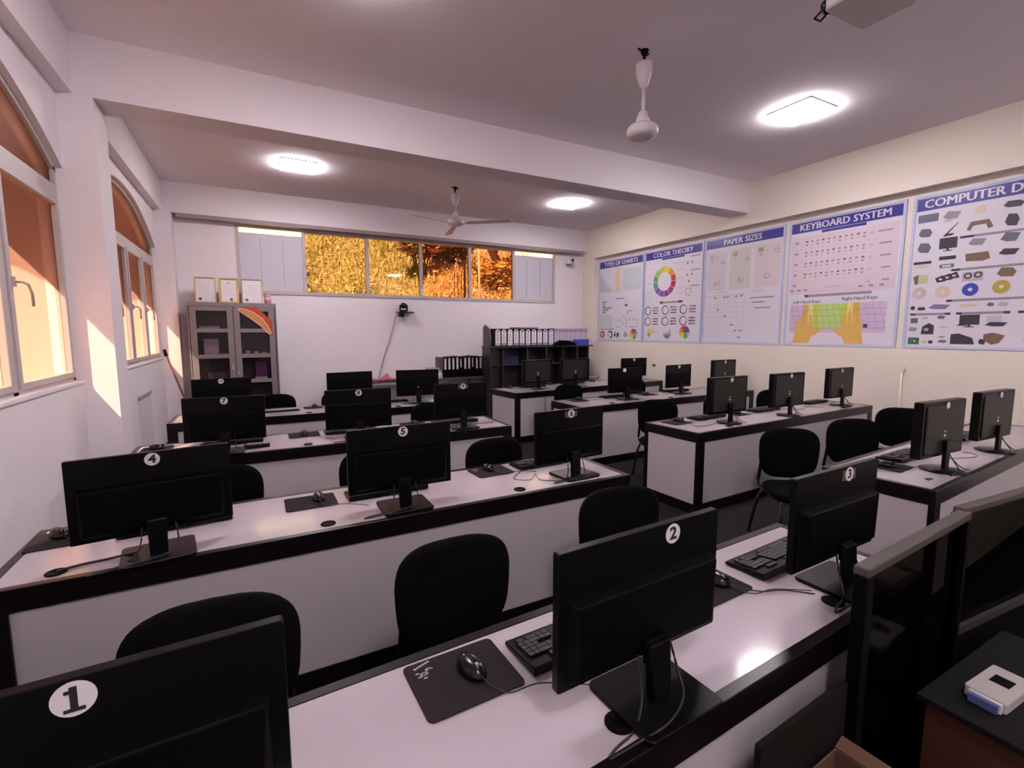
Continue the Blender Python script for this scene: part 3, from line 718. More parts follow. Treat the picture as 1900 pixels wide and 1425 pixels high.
def make_chair():
    """sitter faces -y; origin on the floor under the middle of the backrest"""
    t = thing('visitor_chair', 'x', 'chair', group='black upholstered chairs at the desks')
    b = MB(); pad_shape(b, 0.475, 0.405, 0.045, 0, 0.685, FAB, y0=-0.012); b.build('backrest', t)
    b = MB(); pad_shape(b, 0.455, 0.385, 0.02, 0, 0.685, SHELLP, y0=0.016); b.build('back_shell', t)
    s = MB(); n = 40; o = []
    for i in range(n):
        a = 2*PI*i/n; c, q = math.cos(a), math.sin(a); o.append((math.copysign(abs(c)**(0.55), c)*0.235, -0.25+math.copysign(abs(q)**(0.55), q)*0.215))
    s.prism(o, 0.415, 0.475, FAB, smooth=True, inset=0.018); s.build('seat', t)
    for sx in (-1, 1):
        MB().tube([(sx*0.185,-0.03,0.405),(sx*0.19,0.035,0.41),(sx*0.19,0.05,0.45),(sx*0.185,0.032,0.56),(sx*0.18,0.02,0.66)], 0.014, SHELLP, 8, ry=0.009).build('back_support', t)
        MB().tube([(sx*0.19,-0.40,0.405),(sx*0.215,-0.44,0.30),(sx*0.235,-0.47,0.012)], 0.0125, TUBE, 8).lathe([(0.017,0),(0.017,0.02)], RUBBER, (sx*0.235,-0.47,0.0), 10).build('leg', t)
        MB().tube([(sx*0.19,-0.06,0.405),(sx*0.215,-0.01,0.30),(sx*0.24,0.06,0.012)], 0.0125, TUBE, 8).lathe([(0.017,0),(0.017,0.02)], RUBBER, (sx*0.24,0.06,0.0), 10).build('leg', t)
    MB().tube([(-0.20,-0.41,0.40),(0.20,-0.41,0.40)], 0.011, TUBE, 8).tube([(-0.20,-0.06,0.40),(0.20,-0.06,0.40)], 0.011, TUBE, 8).tube([(-0.19,-0.42,0.40),(-0.19,-0.04,0.40)], 0.011, TUBE, 8).tube([(0.19,-0.42,0.40),(0.19,-0.04,0.40)], 0.011, TUBE, 8).build('seat_frame', t)
    return t
ch0 = make_chair(); chs = []
def chair(x, y, rot, label):
    t = ch0 if not chs else copy_tree(ch0)
    chs.append(t); t.location = (x, y, 0); t.rotation_euler = (0, 0, R(rot)); t['label'] = label
for x, y, r, l in [
    (-0.92, 1.72, 0, 'black chair just entering the picture at the lower left edge'),
    (-0.145, 1.57, -3, 'black chair with rounded back right behind monitor 1'),
    (0.615, 1.63, 0, 'black chair with rounded back standing free between monitors 1 and 2'),
    (1.56, 1.80, -8, 'black chair whose back shows above monitor 2'),
    (-0.22, 3.18, 0, 'black chair behind monitor 4'),
    (0.66, 3.18, 0, 'black chair behind monitor 5, only its left edge showing'),
    (1.49, 3.08, 0, 'black chair between monitors 5 and 6'),
    (-0.20, 4.99, 0, 'black chair behind monitor 7'),
    (0.86, 5.0, 0, 'black chair behind monitor 8'),
    (1.66, 5.0, 0, 'black chair behind monitor 9'),
    (0.20, 6.56, 0, 'black chair at the rearmost window side desk, by the grey cabinet'),
    (0.95, 6.56, 0, 'black chair at the rearmost window side desk, behind the left unnumbered monitor'),
    (4.00, 3.98, -28, 'black chair at the second right desk, by its bare corner'),
    (5.03, 3.98, -15, 'black chair behind the left monitor of the second right desk'),
    (6.02, 3.95, -20, 'black chair against the cream wall between the two right monitors of the second right desk'),
    (3.72, 2.28, -35, 'black chair at the nearest right desk, in the open by the aisle'),
    (4.62, 2.27, -30, 'black chair at the nearest right desk, the middle one of three'),
    (5.72, 2.36, -52, 'black chair turned to the room beside the tall monitors, by the cream wall'),
    (4.02, 5.78, -10, 'black chair at the third right desk, behind its left monitor'),
    (5.30, 5.80, 0, 'black chair at the third right desk, behind its middle monitor')]:
    chair(x, y, r, l)

# ---------------------------------------------------------------- posters on the right wall
def C(n, c): return mat('print_' + n, c, 0.3, spec=0.5)
pw = C('white', (0.74, 0.72, 0.80)); pk = C('dark', (0.05, 0.045, 0.06)); pg = C('grey', (0.30, 0.28, 0.33)); pl = C('light_grey', (0.52, 0.50, 0.56))
pr = C('red', (0.55, 0.07, 0.05)); py = C('yellow', (0.75, 0.62, 0.06)); pgn = C('green', (0.10, 0.38, 0.12)); pb = C('blue', (0.05, 0.08, 0.45))
po = C('orange', (0.70, 0.30, 0.06)); pp = C('purple', (0.22, 0.06, 0.30)); ppk = C('pink', (0.78, 0.56, 0.64)); plg = C('lime', (0.50, 0.72, 0.22)); pli = C('lilac', (0.66, 0.50, 0.72)); pt = C('teal', (0.08, 0.32, 0.30)); pbe = C('beige', (0.72, 0.60, 0.48)); ptan = C('skin_ochre', (0.72, 0.46, 0.13))
pbw = C('brown', (0.20, 0.13, 0.09)); pdg = C('slate', (0.13, 0.15, 0.20))
PWD, PHT = 1.42, 1.76
class Pr:
    """printed marks on a poster: u right, v down, in metres from its top left corner"""
    def __init__(s): s.mb = MB(); s.y = -0.0165; s.parts = []; s.name = 'printed_matter'
    def part(s, name):
        if s.mb.v: s.parts.append((s.name, s.mb))
        s.mb = MB(); s.name = name
    def poly(s, pts, m, lift=0): s.mb.poly([(u, s.y-lift*0.0004, -v) for u, v in pts][::-1], m)
    def rect(s, u0, v0, u1, v1, m, lift=0): s.poly([(u0,v0),(u1,v0),(u1,v1),(u0,v1)], m, lift)
    def ring(s, cu, cv, ro, ri, cols, lift=0, a0=0, gap=0):
        n = len(cols)
        for i, c in enumerate(cols):
            a, b = a0+360*i/n+gap, a0+360*(i+1)/n-gap; k = max(3, int(24/n)+1)
            o = [(cu+ro*math.cos(R(a+(b-a)*j/k)), cv+ro*math.sin(R(a+(b-a)*j/k))) for j in range(k+1)]
            q = [(cu+ri*math.cos(R(a+(b-a)*j/k)), cv+ri*math.sin(R(a+(b-a)*j/k))) for j in range(k+1)]
            for j in range(k): s.poly([o[j], o[j+1], q[j+1], q[j]], c, lift)
    def disc(s, cu, cv, rx, ry, m, lift=0): s.poly([(cu+a, cv+b) for a, b in ell(rx, ry, 22)], m, lift)
    def text(s, body, u, v, h, m, bold=0.0, lift=1, sx=1.0): put_text(s.mb, body, u, -v, h, m, s.y-0.0004*lift, bold, sx)
    def lines(s, u0, u1, v, n, dv, m, j=0.3):
        for k in range(n): s.rect(u0, v+k*dv, u1-(u1-u0)*j*random.random(), v+k*dv+dv*0.35, m)
def poster(ytop, title, label, draw, bold=0.018, th=0.128):
    t = thing('wall_poster', label, 'poster', (NX-0.002, ytop, 3.215), R(-90), 'framed computer lesson posters')
    MB().box(0, PWD, -0.012, 0.0, -PHT, 0, pw).build('board', t)
    f = MB(); e = 0.022
    f.box(-0.006, e, -0.022, 0, -PHT-0.006, 0.006, PVCB).box(PWD-e, PWD+0.006, -0.022, 0, -PHT-0.006, 0.006, PVCB).box(e, PWD-e, -0.022, 0, -e, 0.006, PVCB).box(e, PWD-e, -0.022, 0, -PHT-0.006, -PHT+e, PVCB)
    f.build('frame', t)
    h = Pr(); h.y = -0.0135
    h.rect(0.03, 0.035, PWD-0.03, 0.175, BLUE); 
    for k, q in enumerate((-0.0045, 0.0, 0.0045)): h.text(title, PWD/2+q, 0.108, th, pw, 0.0, 2+2*k)
    h.mb.build('title_band', t)
    p = Pr(); p.y = -0.0140; draw(p); p.part('end')
    for nm, m_ in p.parts: m_.build(nm, t)
def d_charts(p):
    p.part('column_chart')
    for k in range(16): h = 0.40*math.exp(-k/5.5); p.rect(0.05+0.031*k, 0.70-h, 0.07+0.031*k, 0.70, pl)
    p.poly([(0.05,0.28),(0.48,0.68),(0.05,0.68)], C('pale_lilac', (0.62,0.60,0.72)), -0.5)
    p.rect(0.55, 0.22, 0.74, 0.72, C('pale_peach', (0.76,0.62,0.54))); p.rect(0.60, 0.22, 0.65, 0.72, pbe, 1)
    p.part('area_chart')
    p.rect(0.80, 0.25, 1.36, 0.70, C('pale_teal', (0.58,0.64,0.70))); p.rect(0.58, 0.855, 0.85, 0.87, pk)
    p.part('bar_chart')
    for k, wv in enumerate((0.14,0.06,0.10,0.32,0.22,0.12)): p.rect(0.14, 0.90+0.045*k, 0.14+wv, 0.925+0.045*k, pdg)
    p.poly([(0.86,1.00),(0.98,0.99),(0.93,1.05)], pk); p.disc(0.89, 0.95, 0.02, 0.01, pg); p.rect(0.95, 1.13, 1.12, 1.145, pg)
    p.part('flow_chart')
    p.rect(0.05, 1.20, 0.50, 1.50, C('pale_green', (0.60,0.64,0.60))); p.rect(0.05, 1.505, 0.55, 1.525, pg); p.rect(0.05, 1.17, 0.28, 1.18, pl)
    for r in range(3):
        for c in range(7):
            if random.random() < 0.8: p.rect(0.60+0.105*c, 1.30+0.075*r, 0.65+0.105*c, 1.34+0.075*r, pl)
    for u, v in ((0.93,1.16),(0.83,1.23),(1.05,1.45)): p.rect(u, v, u+0.07, v+0.04, pl)
    p.part('pie_charts')
    p.disc(0.15, 1.63, 0.085, 0.085, pr); p.disc(0.14, 1.63, 0.03, 0.05, pbe, 1)
    p.ring(0.42, 1.63, 0.085, 0.05, [pk,pk,pw,pl,pl,pk,pk,pk], 0); p.ring(0.63, 1.63, 0.085, 0.0, [pk,pg,pw,pk,pg,pl,pw,pk], 0)
    p.ring(0.92, 1.63, 0.06, 0.0, [pg,pl,pg,pl,pg,pl], 0); p.ring(1.17, 1.62, 0.11, 0.0, [pl,pgn,py,py,po,pr,pr,pg], 0)
def d_color(p):
    p.rect(0.45, 0.18, 1.0, 0.21, BLUE)
    p.part('color_wheel')
    W12 = [po, pr, C('crimson', (0.45,0.04,0.08)), C('magenta', (0.36,0.05,0.22)), pp, C('violet', (0.20,0.10,0.42)), C('indigo', (0.16,0.12,0.42)), pt, pgn, C('leaf', (0.28,0.52,0.10)), C('chartreuse', (0.55,0.66,0.08)), py]
    p.ring(0.53, 0.62, 0.285, 0.175, W12, 0, -60, 1.2)
    p.part('wheel_captions')
    for v in (0.30,0.42,0.58,0.76,0.86): p.rect(0.72 if v < 0.4 else 0.84, v, 1.0, v+0.012, pl); p.rect(0.06, v+0.04, 0.22, v+0.052, pl)
    for u, v in ((1.08,0.34),(1.18,0.33),(1.08,0.55),(1.18,0.54),(1.12,0.66)): p.disc(u, v, 0.016, 0.020, pdg)
    p.ring(1.12, 0.85, 0.075, 0.055, [pg,pw,pg,pw,pg,pw,pg,pw,pg,pw,pg,pw], 0)
    for v in (0.22,0.46,0.74): p.rect(1.16, v, 1.36, v+0.018, pg)
    p.part('harmony_rings')
    p.rect(0.46, 1.00, 1.0, 1.03, pg); p.poly([(0.42,0.995),(0.52,0.995),(0.50,1.035),(0.45,1.035)], pk, 1); p.poly([(0.90,0.995),(1.0,0.995),(0.97,1.035),(0.88,1.035)], pk, 1)
    for r, v in enumerate((1.16, 1.37)):
        for c, u in enumerate((0.12, 0.58, 1.02)):
            p.ring(u, v, 0.088, 0.068, [pdg, pbw, pk, pk, pdg, C('khaki', (0.40,0.38,0.22))], 0)
            for k in range(3):
                for q in range(4): p.rect(u+0.13+0.038*q, v-0.065+0.052*k, u+0.162+0.038*q, v-0.038+0.052*k, random.choice([pk, pg, pp, pbw]))
    p.rect(0.04, 1.265, 1.38, 1.27, pl)
    p.part('color_circles')
    p.disc(0.22, 1.60, 0.10, 0.095, C('pale_cyan', (0.62,0.68,0.72))); p.ring(0.22, 1.60, 0.10, 0.0, [pw, pw, C('khaki', (0.40,0.38,0.22)), py, C('pale_yellow', (0.74,0.68,0.30)), pbe], 1, 0)
    p.disc(0.64, 1.60, 0.10, 0.10, pl); p.ring(0.64, 1.60, 0.10, 0.03, [pg, pdg, pg, pw, pw, pl], 1)
    p.ring(1.06, 1.58, 0.12, 0.05, [C('sky', (0.30,0.50,0.70)), pgn, plg, py, po, pr, C('magenta', (0.36,0.05,0.22)), pp], 1); p.ring(1.06, 1.58, 0.055, 0.0, [pgn, py, pr, pb], 2)
def d_paper(p):
    p.part('sheet_outlines')
    pe = C('pale_mauve', (0.68,0.62,0.72)); pf = C('pale_stone', (0.66,0.64,0.62))
    for u0, u1, m in ((0.05,0.44,pe),(0.50,0.88,pf),(0.95,1.37,C('pale_rose', (0.72,0.64,0.66)))): p.rect(u0, 0.24, u1, 0.88, m, 0)
    for u, m in ((0.10,pl),(0.55,C('khaki', (0.40,0.38,0.22))),(1.0,C('khaki', (0.40,0.38,0.22)))): p.rect(u, 0.28, u+0.09, 0.35, m, 1); p.rect(u+0.03, 0.37, u+0.08, 0.41, pl, 1); p.rect(u+0.13, 0.32, u+0.17, 0.35, pl, 1)
    for s_, u, v, h in (('A1',0.27,0.76,0.11),('B1',0.72,0.74,0.11),('C1',1.17,0.72,0.11),('A2',0.36,0.43,0.07),('B2',0.82,0.42,0.07),('C2',1.30,0.36,0.09)): p.text(s_, u, v, h, pg, 0, 2)
    p.part('size_table')
    p.rect(0.25, 0.91, 0.50, 0.92, pl); p.rect(0.95, 0.93, 1.15, 0.94, pl)
    p.rect(0.03, 0.965, 0.80, 0.969, pg); p.rect(0.796, 0.965, 0.80, 1.66, pl)
    for v in (1.10,1.17,1.24,1.33,1.47,1.56,1.66): p.rect(0.03, v, 0.80, v+0.004, pl)
    for u in (0.30,0.42,0.54,0.66): p.rect(u, 0.97, u+0.004, 1.33, pl)
    for u, v in ((0.22,0.99),(0.40,0.985),(0.46,0.985),(0.62,0.985),(0.72,0.98),(0.28,1.19),(0.42,1.30),(0.56,1.44),(0.63,1.54),(0.72,1.54),(0.70,1.65)): p.rect(u, v, u+0.05, v+0.025, pg)
    for v, a, b in ((1.03,0.90,1.30),(1.10,0.93,1.15),(1.19,0.98,1.25)): p.rect(a, v, b, v+0.018, pg)
def d_keyb(p):
    p.part('key_chart')
    p.rect(0.45, 0.18, 1.0, 0.215, BLUE); p.rect(0.05, 0.235, 1.37, 1.04, C('pale_pink', (0.74,0.60,0.68)))
    for r in range(5):
        v = 0.30+0.15*r; p.rect(0.05, v-0.03+0.135, 1.37, v-0.027+0.135, pl, 1)
        for c in range(11):
            u = 0.24+0.073*c
            if r == 4: continue
            p.rect(u, v, u+0.034, v+0.022, pg if (c+r) % 3 else pbw, 1); p.rect(u, v+0.045, u+0.030, v+0.065, pl if c % 2 else pg, 1)
        p.rect(0.09, v, 0.14, v+0.025, pg, 1); p.rect(1.14+0.02*r, v+0.01, 1.30, v+0.028, pg, 1)
        p.rect(1.05, v+0.01, 1.09, v+0.04, pl, 1)
    for u in (0.06,0.16,0.25,0.96,1.08,1.20): p.rect(u, 0.97, u+0.05, 0.995, pg, 2)
    p.rect(0.55, 0.95, 0.75, 0.965, pl, 2)
    p.part('hand_captions')
    p.rect(0.30, 1.05, 1.12, 1.085, pg); p.poly([(0.26,1.05),(0.32,1.05),(0.32,1.085),(0.28,1.085)], pk, 1)
    p.text('Left Hand Keys', 0.30, 1.15, 0.062, pk, 0.01); p.text('Right Hand Keys', 0.98, 1.135, 0.062, pk, 0.01)
    p.part('coloured_keyboard')
    p.rect(0.08, 1.19, 1.30, 1.58, pli)
    cs = [po, py, C('chartreuse', (0.55,0.66,0.08)), plg, plg, plg, plg, C('chartreuse', (0.55,0.66,0.08)), py, po]
    for c in range(10):
        m = cs[c]
        if c in (0, 9): m = C('amber', (0.70,0.42,0.05))
        if c in (1, 8): m = C('light_yellow', (0.78,0.74,0.24))
        p.rect(0.26+0.073*c, 1.19, 0.333+0.073*c, 1.52, m, 1)
    for v in (1.27,1.35,1.44,1.52): p.rect(0.08, v, 1.30, v+0.005, pg, 2)
    for r in range(4):
        for c in range(15): p.rect(0.10+0.08*c+0.02*r, 1.195+0.083*r, 0.104+0.08*c+0.02*r, 1.27+0.083*r, pg, 2)
    p.rect(1.05, 1.47, 1.10, 1.52, pk, 3)
    for sg, cu in ((1, 0.30), (-1, 0.90)):   # two ochre hands reaching up from the lower edge
        p.part('hand_picture')
        for k, (du, ln) in enumerate(((-0.105,0.20),(-0.045,0.27),(0.015,0.30),(0.075,0.25))):
            u = cu + sg*du; p.poly([(u-0.024,1.50),(u+0.024,1.50),(u+0.020,1.50-ln+0.10),(u,1.50-ln+0.085),(u-0.020,1.50-ln+0.10)], ptan, 4)
        p.poly([(cu-sg*0.135,1.46),(cu+sg*0.10,1.46),(cu+sg*0.125,1.56),(cu+sg*0.09,1.66),(cu+sg*0.06,1.73),(cu-sg*0.16,1.73),(cu-sg*0.14,1.58)] if sg > 0 else [(cu-sg*0.14,1.58),(cu-sg*0.16,1.73),(cu+sg*0.06,1.73),(cu+sg*0.09,1.66),(cu+sg*0.125,1.56),(cu+sg*0.10,1.46),(cu-sg*0.135,1.46)], ptan, 5)
        p.poly([(cu+sg*0.08,1.62),(cu+sg*0.115,1.56),(cu+sg*0.22,1.50),(cu+sg*0.235,1.525),(cu+sg*0.15,1.62)] if sg > 0 else [(cu+sg*0.15,1.62),(cu+sg*0.235,1.525),(cu+sg*0.22,1.50),(cu+sg*0.115,1.56),(cu+sg*0.08,1.62)], ptan, 6)
def d_dev(p):
    cu = [0.14, 0.36, 0.60, 0.86, 1.12, 1.32]
    def scr(u, v, m=pk, w=0.15, h=0.10): p.part('device_picture'); p.rect(u-w/2, v-h/2, u+w/2, v+h/2, m); p.rect(u-0.012, v+h/2, u+0.012, v+h/2+0.02, m); p.rect(u-0.04, v+h/2+0.018, u+0.04, v+h/2+0.028, m)
    def blob(u, v, m=pdg, w=0.12, h=0.09): p.part('device_picture'); p.poly([(u-w/2,v+h*0.1),(u-w*0.3,v-h/2),(u+w*0.3,v-h*0.42),(u+w/2,v),(u+w*0.34,v+h/2),(u-w*0.28,v+h*0.42)], m)
    def slab(u, v, m=pg, w=0.15, h=0.05): p.part('device_picture'); p.poly([(u-w/2,v+h*0.2),(u-w*0.25,v-h/2),(u+w/2,v-h*0.3),(u+w*0.3,v+h/2),(u-w*0.2,v+h*0.45)], m)
    def disc(u, v, m): p.part('device_picture'); p.ring(u, v, 0.07, 0.02, [m]*6)
    p.part('device_picture')
    p.rect(0.05, 0.22, 0.24, 0.31, pdg); slab(cu[1], 0.27, pg, 0.16, 0.09); slab(cu[1]-0.03, 0.325, pl, 0.09, 0.03); blob(cu[2], 0.26, pbe, 0.10, 0.09); blob(cu[3], 0.26, pk, 0.16, 0.07); slab(cu[4], 0.27, pg); blob(cu[5], 0.27, pk, 0.08)
    p.part('device_picture')
    blob(0.13, 0.43, pdg, 0.13, 0.10); p.poly([(0.30,0.49),(0.42,0.36),(0.425,0.365),(0.34,0.47),(0.40,0.475),(0.38,0.495),(0.30,0.50)], pk)
    p.poly([(0.50,0.46),(0.53,0.38),(0.68,0.375),(0.72,0.46),(0.68,0.475),(0.655,0.42),(0.555,0.425),(0.53,0.475)], pbw); blob(cu[3], 0.42, pk, 0.11, 0.13); scr(cu[4], 0.42); blob(cu[5], 0.43)
    p.part('device_picture')
    p.rect(0.45, 0.52, 1.38, 0.545, pg); p.rect(0.45, 0.52, 0.57, 0.545, pk, 1)
    p.part('device_picture')
    blob(0.13, 0.60, pdg, 0.13, 0.12); scr(cu[1]-0.01, 0.575, pk, 0.16, 0.12); slab(cu[2], 0.60, pg, 0.15, 0.08); slab(cu[3], 0.59, pdg, 0.15, 0.10); scr(cu[4], 0.58); slab(cu[5], 0.60)
    p.part('device_picture')
    p.rect(0.04, 0.755, 0.21, 0.785, pk); p.rect(0.05, 0.80, 0.19, 0.83, pbe); p.rect(0.28, 0.72, 0.43, 0.76, pk); p.rect(0.29, 0.81, 0.42, 0.85, pdg); p.rect(0.315, 0.82, 0.395, 0.84, pw, 1)
    p.poly([(0.51,0.72),(0.70,0.715),(0.72,0.79),(0.66,0.81),(0.52,0.80)], pbw); slab(cu[3], 0.74, pk, 0.16, 0.07); blob(cu[4], 0.75); blob(cu[5], 0.75, pg)
    p.part('device_picture')
    p.rect(0.40, 0.87, 1.38, 0.895, pg); p.rect(0.40, 0.87, 0.48, 0.895, pk, 1)
    p.poly([(0.05,0.93),(0.10,0.90),(0.10,1.01),(0.07,1.02)], pbw); p.rect(0.10, 0.91, 0.19, 1.01, C('khaki_light', (0.58,0.60,0.38)))
    for k in range(3): p.poly([(0.26+0.06*k,0.96-0.015*k),(0.33+0.06*k,0.93-0.015*k),(0.36+0.06*k,1.00-0.015*k),(0.28+0.06*k,1.01-0.015*k)], pk, k*0.1); p.rect(0.295+0.06*k, 0.965-0.015*k, 0.325+0.06*k, 0.985-0.015*k, pw, 1)
    p.rect(0.50, 0.92, 0.68, 1.02, pl); p.ring(0.55, 0.96, 0.035, 0.02, [pk]*4, 1); p.ring(0.635, 0.955, 0.035, 0.02, [pk]*4, 1); blob(cu[3], 0.95, pbw, 0.15, 0.10); disc(cu[4], 0.96, pg); slab(cu[5], 0.95)
    p.part('device_picture')
    disc(0.12, 1.12, C('pale_gold', (0.60,0.54,0.48))); disc(0.34, 1.12, pbe); disc(0.58, 1.11, pb); disc(0.83, 1.10, C('gold', (0.45,0.38,0.06))); disc(cu[4], 1.10, pl); disc(cu[5], 1.10, pg)
    p.part('device_picture')
    p.rect(0.38, 1.21, 1.38, 1.235, pg); p.rect(0.38, 1.21, 0.43, 1.235, pk, 1)
    p.part('device_picture')
    slab(0.07, 1.29, pk, 0.05, 0.05); p.rect(0.12, 1.285, 0.19, 1.32, pk); slab(0.32, 1.285, C('violet_grey', (0.22,0.19,0.40)), 0.20, 0.06); slab(0.57, 1.28, pbe, 0.18, 0.03); blob(0.76, 1.28, pdg, 0.06, 0.04); slab(0.86, 1.28, pl, 0.09, 0.05); blob(cu[4], 1.28); slab(cu[5], 1.28)
    p.part('device_picture')
    for u0, u1 in ((0.05,0.43),(0.48,0.92),(0.98,1.38)): p.rect(u0, 1.355, u1, 1.38, pg); p.rect(u0, 1.355, u0+0.05, 1.38, pk, 1); p.rect(u1-0.05, 1.355, u1, 1.38, pk, 1)
    p.part('device_picture')
    p.rect(0.06, 1.41, 0.13, 1.47, pdg); slab(0.20, 1.41, pl, 0.07, 0.03); slab(0.35, 1.405, pdg, 0.08, 0.04); scr(0.60, 1.44, pk, 0.17, 0.11); p.rect(0.50, 1.49, 0.58, 1.505, pk, 1); p.rect(0.74, 1.40, 0.86, 1.47, C('pale_steel', (0.52,0.56,0.66))); slab(0.82, 1.49, pk, 0.18, 0.05); blob(cu[4], 1.45); scr(cu[5], 1.45)
    p.part('device_picture')
    slab(0.09, 1.54, pg, 0.09, 0.05); p.poly([(0.17,1.60),(0.18,1.51),(0.24,1.47),(0.29,1.50),(0.29,1.60)], pk); p.rect(0.20, 1.53, 0.24, 1.56, pl, 1); slab(0.38, 1.52, pl, 0.08, 0.02)
    p.part('device_picture')
    p.rect(0.05, 1.64, 0.16, 1.72, C('board_green', (0.04,0.14,0.09))); p.disc(0.115, 1.68, 0.01, 0.01, pw, 1); slab(0.21, 1.69, pl, 0.06, 0.03); slab(0.27, 1.69, pk, 0.05, 0.04); slab(0.37, 1.63, pg, 0.06, 0.02); slab(0.38, 1.68, pdg, 0.09, 0.035)
    p.poly([(0.45,1.60),(0.52,1.59),(0.64,1.64),(0.66,1.71),(0.45,1.71)], pk); p.poly([(0.73,1.60),(0.80,1.58),(0.90,1.61),(0.86,1.69),(0.80,1.71),(0.73,1.66)], pbw); blob(0.72, 1.68, pk, 0.06, 0.06); blob(cu[4], 1.64, pk, 0.16, 0.1); blob(cu[5], 1.64, pdg)
poster(8.83, 'TYPES OF CHARTS', 'poster titled TYPES OF CHARTS, leftmost on the cream wall', d_charts)
poster(7.38, 'COLOR THEORY', 'poster titled COLOR THEORY with a big colour wheel', d_color)
poster(5.92, 'PAPER SIZES', 'poster titled PAPER SIZES with pale sheet outlines', d_paper)
poster(4.43, 'KEYBOARD SYSTEM', 'poster titled KEYBOARD SYSTEM with two ochre hands', d_keyb)
poster(2.93, 'COMPUTER DEVICES', 'poster of pictured computer devices cut by the right edge of the picture', d_dev, th=0.132)

# things on the right wall
t = thing('wall_pipe', 'thin cream conduit with a round box, running down the cream wall below the posters', 'pipe', (XR, 2.86, 0))
MB().tube([(-0.012,0,0.05),(-0.012,0,1.18)], 0.012, WALLR, 8).build('conduit', t); MB().prism(ell(0.035,0.035,20), -0.03, 0.0, WALLR, axis='x', M=Matrix.Translation((0,0,1.20))).build('junction_box', t)
tag(MB().box(XR-0.018, XR, 6.90, 6.96, 0.985, 1.01, DARK).build('wall_hook'), 'small dark hook on the cream wall beside the wall-side monitor', 'hook')
tag(MB().tube([(XR-0.01, 4.44, 0.02), (XR-0.01, 4.44, 1.43)], 0.006, WALLR, 6).build('wall_cable_duct'), 'very thin cream duct below the seam between two posters', 'duct')

# ---------------------------------------------------------------- grey glazed cabinet in the far left corner
CX0, CX1, CYF, CYB, CZ = -0.88, 0.345, 8.84, 9.27, 2.105
t = thing('glazed_cabinet', 'tall grey metal cabinet with two glazed doors in the far left corner', 'cabinet', (0, 0, 0))
b = MB()
b.box(CX0, CX0+0.02, CYF, CYB, 0, CZ, STEEL).box(CX1-0.02, CX1, CYF, CYB, 0, CZ, STEEL).box(CX0+0.02, CX1-0.02, CYB-0.02, CYB, 0, CZ, STEEL).box(CX0+0.02, CX1-0.02, CYF, CYB-0.02, CZ-0.06, CZ, STEEL).box(CX0+0.02, CX1-0.02, CYF, CYB-0.02, 0, 0.08, STEEL)
b.build('body', t)
for z_ in (1.63, 1.23, 0.83): MB().box(CX0+0.02, CX1-0.02, CYF+0.02, CYB-0.02, z_, z_+0.02, STEEL).build('shelf', t)
for k in range(2):
    xa = CX0+0.03 + k*0.585; xb = xa+0.578; d = MB(); s = 0.085; y0, y1 = CYF-0.018, CYF
    d.box(xa, xa+s, y0, y1, 0.09, CZ-0.065, STEEL).box(xb-s, xb, y0, y1, 0.09, CZ-0.065, STEEL)
    for z0, z1 in ((0.09, 0.42), (0.83, 0.89), (1.235, 1.30), (1.64, 1.70), (CZ-0.13, CZ-0.065)): d.box(xa+s, xb-s, y0, y1, z0, z1, STEEL)
    do = d.build('door', t, bevel=0.003)
    MB().box(xa+s, xb-s, y0+0.008, y0+0.012, 0.42, CZ-0.13, glass_mat('cabinet_glass', (0.80, 0.75, 0.78), 0.02)).build('glass', do)
    if k == 0: MB().box(xb-0.05, xb-0.03, y0-0.02, y0, 1.06, 1.14, mat('bright_steel', (0.6,0.58,0.58), 0.3, metal=0.6)).build('handle', do)
    else: MB().box(xa+0.02, xa+0.05, y0-0.012, y0, 0.985, 1.01, MATS['bright_steel']).build('handle', do)
def part_item(name, label, cat, x0, x1, y0, y1, z0, z1, m, extra=None, group='things inside the grey cabinet'):
    b = MB().box(x0, x1, y0, y1, z0, z1, m)
    if extra: extra(b)
    return tag(b.build(name, bevel=0.004), label, cat, group)
cg = col('pale_card', (0.55,0.52,0.55)); cp = col('plum_card', (0.22,0.06,0.20)); cb = col('navy_card', (0.05,0.06,0.22)); cw = col('white_card', (0.75,0.72,0.74))
part_item('paper_stack', 'pale paper stack at top left inside the grey cabinet', 'paper', -0.74, -0.48, 8.92, 9.15, 1.652, 1.74, cg)
part_item('blue_banner', 'folded dark blue cloth at top right inside the grey cabinet', 'cloth', -0.17, 0.16, 8.92, 9.1, 1.652, 1.93, cb)
part_item('paper_box', 'white box on the second shelf inside the grey cabinet, left side', 'box', -0.70, -0.50, 8.95, 9.15, 1.252, 1.54, cg)
part_item('folder_pile', 'low pile of folders on the second shelf, left door of the grey cabinet', 'folder', -0.49, -0.36, 8.90, 9.1, 1.252, 1.31, col('brown_card', (0.25,0.17,0.15)))
for k in range(3): part_item('award_cup', ['small pale trophy on the second shelf behind the right cabinet door, leftmost', 'small pale trophy on the second shelf behind the right cabinet door, middle one', 'small pale trophy on the second shelf behind the right cabinet door, rightmost'][k], 'trophy', -0.13+0.12*k, -0.06+0.12*k, 8.92, 8.97, 1.252, 1.32+0.015*(2-k), cg)
part_item('cardboard_box', 'plum and purple box on the third shelf behind the right cabinet door', 'box', 0.0, 0.17, 8.92, 9.1, 0.92, 1.16, cp)
part_item('book_pile', 'white book pile under the plum box behind the right cabinet door', 'book', -0.01, 0.17, 8.90, 9.1, 0.852, 0.918, cw)
part_item('dark_device', 'dark grey device on the third shelf behind the left cabinet door', 'device', -0.66, -0.42, 8.92, 9.1, 0.852, 1.02, col('device_grey', (0.10,0.10,0.10)))
